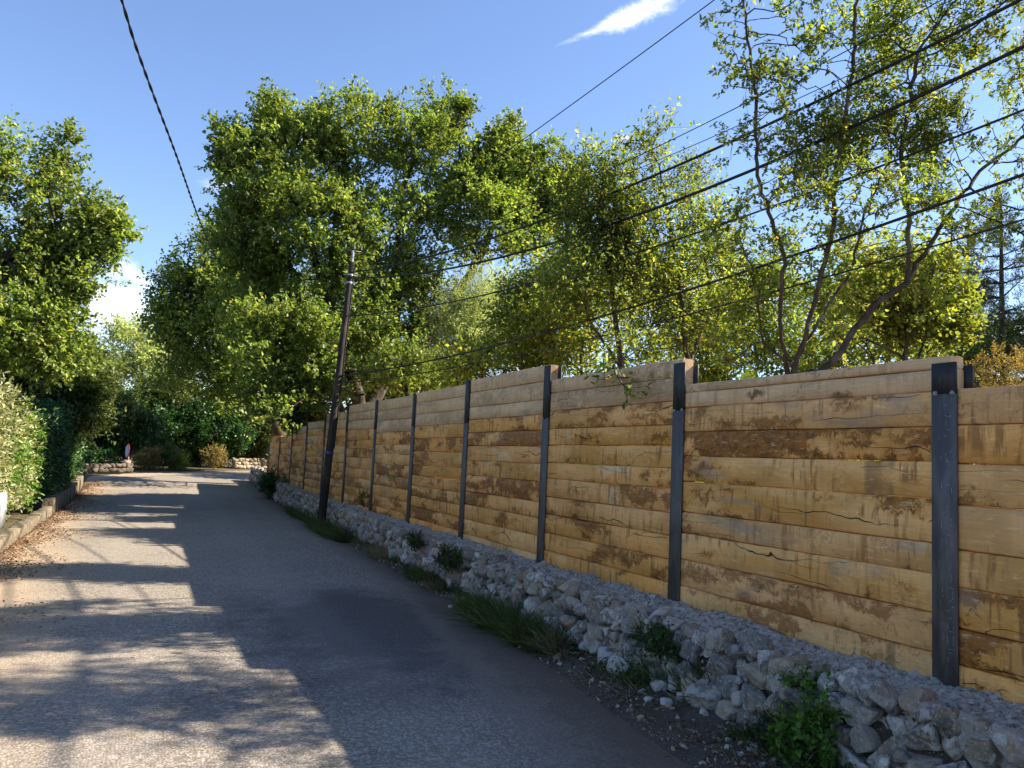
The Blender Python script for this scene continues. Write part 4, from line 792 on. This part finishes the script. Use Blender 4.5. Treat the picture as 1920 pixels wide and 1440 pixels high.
# ---------------------------------------------------------------- hedges
def hedge(name, label, x0, x1, y0, y1, top, n, m_leaf, leaf, aspect, per, m2=None, f2=None):
    root = empty(name, ((x0+x1)/2, (y0+y1)/2, 0), label, 'hedge'); pts, nr = [], []
    m_ = n*3; x = rng.uniform(x0, x1, m_); y = rng.uniform(y0, y1, m_); tz = top(y)*(.93+.14*fbm(P3(x*1.3, y*1.3), 2, 5)); z = rng.uniform(.12, 1, m_)*tz
    bulge = .32*(fbm(P3(0*x, y*1.1, z*1.3), 3, 6)-.5)*2; dx = np.minimum(x1+bulge-x, x-x0); dz = tz-z; dy = np.minimum(y-y0, y1-y); d = np.minimum(np.minimum(dx, dz), dy)
    keep = (d > -.05) & (d < .45) & (rng.random(m_) < np.exp(-np.maximum(d, 0)/.2)); x, y, z, dx, dz = x[keep], y[keep], z[keep], dx[keep], dz[keep]
    P_ = np.stack([x, y, z+gz(0*y, y)], 1); out = np.where((dx < dz)[:, None], np.array([1., -.2, .25]), np.array([.2, -.1, 1.]))
    sd_ = unit(out+rand_dirs(len(P_))*.9); K = per; tt = rng.uniform(0, 1, (len(P_), K)); L = rng.uniform(.10, .30, len(P_))
    Q = P_[:, None]+sd_[:, None]*(tt*L[:, None])[..., None]+rng.normal(0, .02, (len(P_), K, 3)); D = sd_[:, None]*.7+rand_dirs(len(P_)*K).reshape(-1, K, 3)*.8; U = rand_dirs(len(P_)*K).reshape(-1, K, 3)*.7+np.array([.5, -.2, .7])
    twg = frusta(P_-sd_*.15, P_+sd_*L[:, None]*.8, np.full(len(P_), .005), np.full(len(P_), .002), 3)
    ys_ = np.arange(y0+.3, y1, .7); st = [frusta(np.stack([np.full(len(ys_), (x0+x1)/2), ys_, 0*ys_], 1), np.stack([np.full(len(ys_), (x0+x1)/2)+rng.normal(0, .2, len(ys_)), ys_+rng.normal(0, .2, len(ys_)), top(ys_)*.8], 1), np.full(len(ys_), .03), np.full(len(ys_), .012), 6)]
    build('stems', [twg]+st, M_bark, root, smooth=True)
    sel = f2(P_) if f2 is not None else np.zeros(len(P_), bool)
    for nm, mk, mm in (('foliage', ~sel, m_leaf), ('bright_foliage', sel, m2)):
        if mk.any():
            q, d_, u_ = Q[mk].reshape(-1, 3), D[mk].reshape(-1, 3), U[mk].reshape(-1, 3); build(nm, [leaves(q, d_, u_, leaf*rng.uniform(.6, 1.25, len(q)), aspect, 'hex')], mm, root)
    return root
hedge('hedge', 'sunlit hedge with cream and green variegated leaves beside the low kerb wall', -4.0, -2.15, 7.5, 20.6, lambda y: np.interp(y, [7, 15, 18.5, 20.6], [2.45, 2.4, 2.2, 1.7]), 11000, M_hedge, .085, .40, 6, M_laurel, lambda p: (p[:, 1]+(fbm(p*.9, 2, 3)-.5)*5) > 18.0)
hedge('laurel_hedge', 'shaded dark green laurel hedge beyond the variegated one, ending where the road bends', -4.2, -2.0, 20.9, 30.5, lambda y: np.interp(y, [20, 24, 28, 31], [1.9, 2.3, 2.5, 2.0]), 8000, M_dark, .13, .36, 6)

# ---------------------------------------------------------------- left kerb wall, far walls
def kerb(name, pts, h, th, m, label, cat='wall', blk=.9):
    root = empty(name, (pts[0][0], pts[0][1], 0), label, cat); p = np.array(pts, float); L = np.concatenate([[0], np.cumsum(np.linalg.norm(np.diff(p, axis=0), axis=1))]); s = 0; parts = []
    while s < L[-1]-.05:
        e = min(s+blk*rng.uniform(.7, 1.3), L[-1]); ss = np.linspace(s+.006, e-.006, 8); c = np.stack([np.interp(ss, L, p[:, i]) for i in (0, 1)], 1); d = unit(np.gradient(c, axis=0)); n_ = np.stack([d[:, 1], -d[:, 0]], 1); hh_ = h*rng.uniform(.88, 1.12); of = rng.normal(0, .012)
        sec = [(of, -.15), (of+.005, hh_*.4), (of-.004, hh_*.93), (of-.02, hh_), (of-th+.02, hh_), (of-th, hh_*.9), (of-th, -.15)]
        V = np.stack([np.concatenate([c+n_*a, (gz(0*c[:, 1], c[:, 1])+b+.05*(vnoise(P3(c[:, 0]*3, c[:, 1]*3, b*9))-.5))[:, None]], 1) for a, b in sec], 1); k = len(sec); q = np.arange(k-1)
        F = (np.arange(7)[:, None, None]*k+np.stack([q, q+1, q+1+k, q+k], 1)[None]).reshape(-1, 4); parts += [(V.reshape(-1, 3), F), (V[0], np.array([list(range(k))])), (V[-1], np.array([list(range(k))[::-1]]))]; s = e
    build('blocks', parts, m, root); return root
kerb('kerb_wall', [(-1.93, 4), (-1.80, 9), (-1.76, 14), (-1.74, 20)], .16, .20, M_kerb, 'low pale stone kerb wall under the sunlit variegated hedge', blk=2.2)
kerb('kerb_wall', [(-1.74, 20.25), (-1.72, 24), (-1.75, 29.2)], .30, .22, M_kerb, 'low grey kerb wall under the shaded laurel hedge', blk=.6)
M_shadestone = m_plain('painted_shade_stone', (.10, .085, .065), .95, .55, 9)  # stone colour darkened to carry the dappled tree shade on the bend wall
def rubble_wall(name, pts, h, th, label, n):
    root = empty(name, (pts[0][0], pts[0][1], .4), label, 'wall'); p = np.array(pts, float); L = np.concatenate([[0], np.cumsum(np.linalg.norm(np.diff(p, axis=0), axis=1))]); out = []
    for row in np.arange(.08, h, .17):
        s = rng.uniform(0, .1)
        while s < L[-1]:
            w = rng.uniform(.16, .38); c = [np.interp(s+w/2, L, p[:, i]) for i in (0, 1)]; a = math.atan2(*(p[-1]-p[0])[::-1]); out.append(rock((c[0], c[1], row+gz(0, c[1])), (w*1.1, th, .22), 2, rot=(a+rng.normal(0, .1), 0, rng.normal(0, .15)))); s += w*.92
    build('stones', out, M_stone, root); return root
rubble_wall('low_stone_wall', [(-3.2, 34.0), (-2.1, 34.6), (-.62, 36.0)], .38, .3, 'low stone wall striped with sun at the outside of the bend, below the red-rimmed sign', 0).children[0].data.materials[0] = M_shadestone
M_pale = m_plain('pale_limewashed_stone', (.31, .255, .19), .9, .4, 5)
rubble_wall('low_stone_wall', [(3.9, 42.6), (5.2, 43.6), (8.5, 44.6), (13, 45.6)], .45, .35, 'low sunlit pale stone wall at the far end of the road, beside the fence end', 0).children[0].data.materials[0] = M_pale

# round sign with red rim on a post
M_white = m_plain('white_sign_face', (.60, .62, .68), .4, .1); M_red = m_plain('red_sign_rim', (.30, .02, .03), .4, .15); M_terra = m_plain('pinkish_plaster', (.50, .34, .26), .8, .2)
sp = at_y(242, 850, 36.4); sb = np.array([sp[0], sp[1], float(gz(0, sp[1]))])
sign = empty('round_sign', sb, 'round white road sign with a dark red rim, turned edge-on at the bend', 'sign')
sz_ = at_y(239, 846, 36.4); nrm_ = unit(np.array([-.965, -.26, 0.])); tn_ = np.array([-nrm_[1], nrm_[0], 0]); a_ = np.linspace(0, 2*math.pi, 33)[:-1]
def disc(c, r, th): ring = [c+(tn_*math.cos(t_)+np.array([0, 0, 1.])*math.sin(t_))*r for t_ in a_]; f_ = np.array(ring)+nrm_*th/2; b_ = np.array(ring)-nrm_*th/2; k = np.arange(32); return [(np.concatenate([f_, b_]), np.stack([k, (k+1) % 32, (k+1) % 32+32, k+32], 1)), (f_, np.array([list(range(32))])), (b_, np.array([list(range(32))[::-1]]))]
build('sign_face', disc(sz_+nrm_*.012, .245, .02), M_white, sign); build('rim', disc(sz_, .31, .02), M_red, sign)
build('sign_post', tube([sb, sz_-nrm_*.04+np.array([0, 0, .2])], .03, 8), M_galv, sign, smooth=True)
build('lower_plate', [box(sz_+np.array([.02, -.01, -.50]), (.28, .03, .26))], M_terra, sign)

# ---------------------------------------------------------------- shrubs at the bend
def shrub(name, label, c, r, n, m_leaf, leaf=.08, per=10, tl=.25, aspect=.4, group=None, step=.14, kill=.18, twigs=True):
    c = np.array(c, float); r = np.array(r, float); b = np.array([c[0], c[1], float(gz(min(c[0], 3.5), c[1]))])
    return tree(name, label, 'shrub', b, [(c-r*np.array([0, 0, .2]), r*.8), (c+r*np.array([.55, -.2, .45]), r*.45), (c+r*np.array([-.6, .1, .15]), r*.5), (c+r*np.array([-.1, .2, .7]), r*.4), (c+r*np.array([.9, .1, -.4]), r*.4)], n, m_leaf, leaf=leaf, per=per, tl=tl, aspect=aspect, trunk_r=.02, step=step, kill=kill, group=group, twigs=twigs,
                stems=[[b, b+(c-b)*.6], [b, b+(c-b)*.6+np.array([r[0]*.4, 0, 0])], [b, b+(c-b)*.6-np.array([r[0]*.4, 0, 0])]], leaf_r=.03)
def at_g(px_, py_, Y_, r_px, r_py): c = at_y(px_, py_, Y_); s = ((c-EYE)@_f)/FPX; return c, (r_px*s, (r_px+r_py)/2*s, r_py*s)
shrub('dry_shrub', 'straw-yellow dry shrub on its own, at the far road edge left of the pale wall', *at_g(402, 857, 40.5, 20, 20), 110, M_straw, .07)
shrub('dry_shrub', 'rust-brown dry shrub standing behind the pale wall, beside the fence end', *at_g(472, 848, 45.5, 17, 19), 110, M_rust, .09)
shrub('dry_shrub', 'taller rust-tinted shrub behind the other rust one, touching the fence end', *at_g(487, 820, 46.5, 12, 26), 90, M_rust, .09)
shrub('shrub', 'brownish green shrub at the outside of the bend, immediately right of the red-rimmed sign', *at_g(275, 862, 38.2, 24, 20), 140, M_straw, .07)
shrub('shrub', 'wide low olive-green shrub at the bend, second to the right of the sign', *at_g(318, 862, 38.8, 30, 22), 160, M_oakfar, .08)
shrub('shrub', 'small yellow-green shrub on the road edge before the lone straw-yellow one', *at_g(340, 866, 38.6, 12, 16), 70, M_yellow, .07)
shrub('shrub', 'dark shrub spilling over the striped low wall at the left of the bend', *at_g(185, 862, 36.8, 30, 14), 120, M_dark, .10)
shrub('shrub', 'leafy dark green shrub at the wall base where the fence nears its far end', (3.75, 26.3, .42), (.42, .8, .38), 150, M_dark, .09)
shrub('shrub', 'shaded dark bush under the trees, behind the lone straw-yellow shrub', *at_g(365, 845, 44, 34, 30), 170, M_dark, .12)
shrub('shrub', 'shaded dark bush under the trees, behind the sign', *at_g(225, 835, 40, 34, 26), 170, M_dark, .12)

# ---------------------------------------------------------------- grass, weeds, rubble, litter
def blades(c, r, n, h, m, name, label, lean=(-.25, 0, 0), w=.006, group=None, cat='grass tuft'):
    c = np.array(c, float); a = rng.uniform(0, 2*math.pi, n); q = np.sqrt(rng.random(n)); b = c+np.stack([np.cos(a)*q*r[0], np.sin(a)*q*r[1], 0*a], 1)
    b[:, 2] = np.where(b[:, 0] < 3.7, verge_z(b[:, 0], b[:, 1])-.01, c[2]) if c[2] < .3 else c[2]; H = h*rng.uniform(.3, 1.15, n)*(.5+.9*fbm(P3(b[:, 0]*5, b[:, 1]*5), 2, 4)); d0 = unit(rng.normal(0, .48, (n, 3))+np.array([0, 0, 1.])+np.array(lean)*.2); out = rng.normal(0, .5, (n, 3)); out[:, 2] = -.35; out += np.array(lean)
    s_ = unit(np.cross(d0, rand_dirs(n))); V = []
    for t_ in (0, .35, .7, 1.0):
        p = b+d0*(H*t_)[:, None]+out*(H*.55*t_**2.2)[:, None]; wv = (w*(1-t_*.93)*rng.uniform(.7, 1.3, n))[:, None]; V += [p-s_*wv, p+s_*wv]
    V = np.stack(V, 1).reshape(-1, 3); F = (np.arange(n)[:, None, None]*8+np.array([[0, 1, 3, 2], [2, 3, 5, 4], [4, 5, 7, 6]])[None]).reshape(-1, 4)
    return tag(build(name, [(V, F)], m), label, cat, group)
blades((3.26, 7.55, 0), (.17, .75), 2400, .34, M_grass, 'grass_clump', 'thick dark green grass clump leaning over the verge, largest along the near stone wall', lean=(-.5, -.1, 0))
blades((3.22, 6.55, 0), (.12, .42), 900, .30, M_grass, 'grass_clump', 'smaller grass clump with dry stalks, touching the near end of the thick green one', lean=(-.4, -.2, 0))
blades((3.24, 6.15, 0), (.08, .2), 320, .32, M_drygrass, 'dry_grass_tuft', 'dry straw tuft by the pile of white broken rocks', lean=(-.5, -.2, 0))
blades((3.35, 9.6, 0), (.10, .22), 600, .22, M_drygrass, 'dry_grass_tuft', 'brown dead grass tuft hanging like hair beyond the thick grass clump', lean=(-.6, 0, -.2))
blades((3.42, 10.4, 0), (.12, .4), 900, .24, M_grass, 'grass_clump', 'low grass patch at the wall foot, just past the brown dead tuft', lean=(-.3, 0, 0))
blades((3.5, 12.6, 0), (.12, .5), 900, .26, M_drygrass, 'dry_grass_tuft', 'long patch of dry grass halfway between the pole and the thick grass clump', lean=(-.3, 0, 0))
blades((3.42, 16.3, 0), (.22, 1.6), 3600, .36, M_grass, 'grass_clump', 'long dark band of grass around the foot of the wooden pole', lean=(-.3, 0, 0))
blades((3.62, 20.3, 0), (.22, 1.9), 2600, .34, M_grass, 'grass_clump', 'grass band just beyond the wooden pole, below the far stretch of wall', lean=(-.3, 0, 0))
blades((3.48, 5.05, 0), (.07, .25), 320, .30, M_grass, 'grass_clump', 'tuft of weeds and thin stalks in the wall gap right of the white broken rocks', lean=(-.3, .1, 0))
blades((3.50, 4.62, .0), (.05, .22), 260, .34, M_grass, 'grass_clump', 'small grass tuft below the first big round wall stones', lean=(-.3, .1, 0))
for yy_, xx_, n_, lab in ((31.5, -1.2, 420, 'pale grass fringe on the left road edge where the laurel hedge ends'), (38.9, 2.0, 500, 'dry grass fringe along the far road edge below the shrubs')):
    tag(blades((xx_, yy_, .5), (.45, .5), n_, .14, M_drygrass, 'grass_clump', lab), None)
    bpy.data.objects[-1] if False else None
def weed(c, r, n, leaf, label, m=None, h=.3, per=7):
    c = np.array(c, float); b = c.copy(); rr2 = np.array(r); return tree('leafy_weed', label, 'weed', b, [(c+np.array([-.05, 0, h*.55]), rr2)], n, m or M_weed, leaf=leaf, aspect=.62, per=per, tl=.10, trunk_r=.006, fill=int(n*1.3), step=.05, kill=.07, shape='hex',
        stems=[[b, b+np.array([-.06, .02, h*.5])], [b, b+np.array([-.10, -.10, h*.45])], [b, b+np.array([-.08, .12, h*.5])]], leaf_r=.01, sprigs=1, tn=4)
wp = lambda a_, b_, x_: at_x(a_, b_, x_)
q1 = wp(1510, 1400, 3.30); weed((q1[0]+.03, q1[1], .03), (.09, .16, .13), 60, .040, 'bright green round-leaved weed at the wall foot in the near corner', h=.26)
q1 = wp(1515, 1282, 3.52); weed((q1[0]+.04, q1[1], q1[2]-.08), (.04, .07, .05), 20, .034, 'small pale green weed growing from the wall face above the round-leaved one', M_weed, h=.12)
q1 = wp(1560, 1345, 3.44); weed((q1[0], q1[1], q1[2]-.06), (.04, .07, .06), 20, .034, 'little green weed among the stones just right of the round-leaved weed', h=.12)
weed((3.50, 5.0, .26), (.08, .22, .10), 44, .030, 'low dark creeping weed on the wall in the gap past the big round stones', M_dark, h=.16)
weed((3.50, 9.4, .30), (.08, .30, .12), 60, .032, 'weed cushion high on the wall face beyond the thick grass clump', M_grass, h=.15)
weed((3.52, 10.9, .34), (.06, .25, .10), 50, .032, 'weed cushion on the wall face where the dry stalks lie', M_grass, h=.15)
weed((4.0, 15.9, .55), (.05, .08, .16), 22, .03, 'single thin seedling standing on the cement cap against the boards', M_weed, h=.34)

# straggling weeds, dead stems and seedlings all along the wall foot
n_ = 16000; yw = 2.6+rng.random(n_)**1.25*24; xw = base_x(yw)+rng.normal(-.04, .09, n_); dn_ = fbm(P3(yw*1.9, xw*2), 4, 33); kp = (dn_ > .50) & (xw > road_right(yw)-.02); yw, xw, dn_ = yw[kp], xw[kp], dn_[kp]
xw = np.minimum(xw, base_x(yw)+.03); zw = verge_z(xw, yw); Hh_ = rng.uniform(.02, .17, len(yw))*np.clip((dn_-.47)*7, .25, 1.3); dw = unit(rng.normal(0, .5, (len(yw), 3))+np.array([-.25, 0, 1.])); bw = P3(xw, yw, 0); bw[:, 2] = zw-.005; tw_ = bw+dw*Hh_[:, None]; sw = unit(np.cross(dw, rand_dirs(len(yw))))
V_ = np.stack([bw-sw*.0022, bw+sw*.0022, (bw+tw_)/2+sw*.0018, tw_, (bw+tw_)/2-sw*.0018], 1).reshape(-1, 3)
Fs = (np.arange(len(yw))[:, None]*5+np.arange(5)[None]); li = rng.integers(0, len(yw), 9000); lp = bw[li]+dw[li]*(Hh_[li]*rng.uniform(.3, 1, 9000))[:, None]
tag(build('weeds', [(V_, Fs), leaves(lp, rand_dirs(9000)+np.array([0, 0, .3]), rand_dirs(9000)*.6+np.array([0, 0, 1.]), rng.uniform(.012, .034, 9000), .55, 'hex')], M_grass), 'straggling weeds and dry stems along the foot of the stone wall', 'weeds', kind='stuff')
# loose rocks on the verge
rk = []
spots = [(1295, 1305), (1235, 1300), (1250, 1330), (1215, 1318), (1200, 1302), (1320, 1350), (1365, 1395), (1390, 1420), (1140, 1250), (1160, 1270), (1185, 1265), (1120, 1225), (940, 1172), (1045, 1230), (1050, 1240), (885, 1150), (895, 1158), (845, 1130), (1452, 1435), (1275, 1322), (1410, 1412), (1068, 1228), (1090, 1240)]
big = {0: .13, 1: .11, 2: .09, 5: .075, 8: .20, 9: .19, 10: .15, 11: .16}
for i, (a, b) in enumerate(spots):
    p = at_z(a, b, .03); p[0] = min(p[0], 3.46); s = big.get(i, rng.uniform(.035, .07)); z = float(verge_z(np.array(p[0]), np.array(p[1])))
    v, f = rock((0, 0, 0), s*np.array([1, rng.uniform(.8, 1.3), rng.uniform(.55, .8)]), 3, rot=rng.uniform(-3, 3, 3)*np.array([1, .2, .2]), planes=10)
    o = build('rock', [(v, f)], M_stone); o.location = (p[0], p[1], z+s*.18)
    own = {8: 'second from the left of four big broken rocks leaning at the wall foot', 9: 'third from the left of four big broken rocks leaning at the wall foot', 10: 'rightmost of four big broken rocks leaning at the wall foot', 11: 'leftmost of four big broken rocks leaning at the wall foot',
           0: 'biggest rock of the small loose pile on the dirt below the wall', 5: 'lone white rock on the dirt, nearer the camera than the small loose pile', 8888: ''}
    tag(o, own.get(i, 'small loose chip of broken limestone in the dirt below the stone wall'), 'rock', 'loose limestone rocks along the verge')
# gravel and rubble, uncountable
def scatter_rocks(n, yr, smin, smax, name, label):
    V, F = ICO[2]; parts = []
    for i in range(n):
        y = yr[0]+(yr[1]-yr[0])*rng.random()**1.5; re_ = float(road_right(y)); x = re_-.10+abs(rng.normal(.14, .2)); x = min(x, base_x(y)+.06)
        s = smin*(smax/smin)**(rng.random()**2.2); z = float(verge_z(np.array(x), np.array(y))) if x > re_-.12 else .0
        parts.append(rock((x, y, z+s*.15), s*np.array([1, rng.uniform(.7, 1.5), rng.uniform(.4, .8)]), 2 if s > .03 else 2, rot=rng.uniform(-3, 3, 3), planes=6))
    return tag(build(name, parts, M_stone), label, 'rubble', kind='stuff')
_v2, _f2 = ICO[2]; ICO[2] = ico(1) if False else ICO[2]
scatter_rocks(1300, (2.6, 24), .007, .045, 'rubble', 'scattered limestone chips and gravel along the dirt verge')
def litter(n, xf, yf, size, name, label, m, zf):
    x, y = xf(n), None; y = yf(n); x = xf(n) if x is None else x; z = zf(x, y)+rng.uniform(.004, .02, n); D = rand_dirs(n); D[:, 2] *= .25; U = rand_dirs(n)*.45+np.array([0, 0, 1.])
    return tag(build(name, [leaves(P3(x, y, 0)+np.stack([0*x, 0*x, z], 1), D, U, size*rng.uniform(.5, 1.3, n), .6, 'hex', .35)], m), label, 'litter', kind='stuff')
yl = rng.uniform(0, 1, 14000); yl = 8+yl*23
def lx_(n): return -1.72+np.abs(rng.normal(0, .30, n))*(1+.5*np.sin(yl[:n]*1.7))
litter(8500, lx_, lambda n: yl[:n], .038, 'leaf_litter', 'brown fallen leaves drifted against the left kerb', M_litter, lambda x, y: road_z(y)+.0)
yr_ = rng.uniform(0, 1, 2600)**1.3*20+2.8
litter(2600, lambda n: np.minimum(road_right(yr_[:n])+rng.normal(.10, .14, n), base_x(yr_[:n])), lambda n: yr_[:n], .032, 'leaf_litter', 'dry leaf fragments among the gravel at the right road edge', M_litter, lambda x, y: np.where(x > road_right(y)-.12, verge_z(x, y), road_z(y)))
yb_ = rng.uniform(3.5, 20, 160); litter(160, lambda n: rng.uniform(-1.6, 3.0, n), lambda n: yb_[:n], .030, 'leaf_litter', 'few dry leaves blown across the asphalt', M_litter, lambda x, y: road_z(y)+.002)
# twigs and dry stalks
A, B, ra, rb = [], [], [], []
for i in range(260):
    y = rng.uniform(3, 15); x = min(float(road_right(y))+rng.uniform(-.05, .35), float(base_x(y))); z = float(verge_z(np.array(x), np.array(y)))+.015; a = rng.uniform(0, math.pi); L = rng.uniform(.05, .28)
    A.append((x, y, z)); B.append((x+L*math.cos(a)*.5, y+L*math.sin(a), z+rng.uniform(0, .04))); ra.append(.0028); rb.append(.0014)
tag(build('dead_twigs', [frusta(A, B, ra, rb, 4)], M_drygrass), 'dead twigs and stalks strewn along the dirt verge', 'litter', kind='stuff')
# grey metal meter cabinet standing in the hedge at the left edge
g0 = at_x(5, 985, -1.98); M_grey = m_plain('grey_enamel', (.34, .36, .40), .4, .08)
cab = empty('metal_cabinet', (-1.98, g0[1], .2), 'pale grey metal cabinet standing in the hedge at the left edge', 'cabinet')
build('cabinet_body', [box((-2.06, g0[1]-.25, .45), (.18, .62, .56))], M_grey, cab); build('door', [box((-1.962, g0[1]-.25, .45), (.012, .54, .48))], M_grey, cab); build('handle', [box((-1.950, g0[1]-.05, .45), (.014, .02, .08))], M_galv, cab)
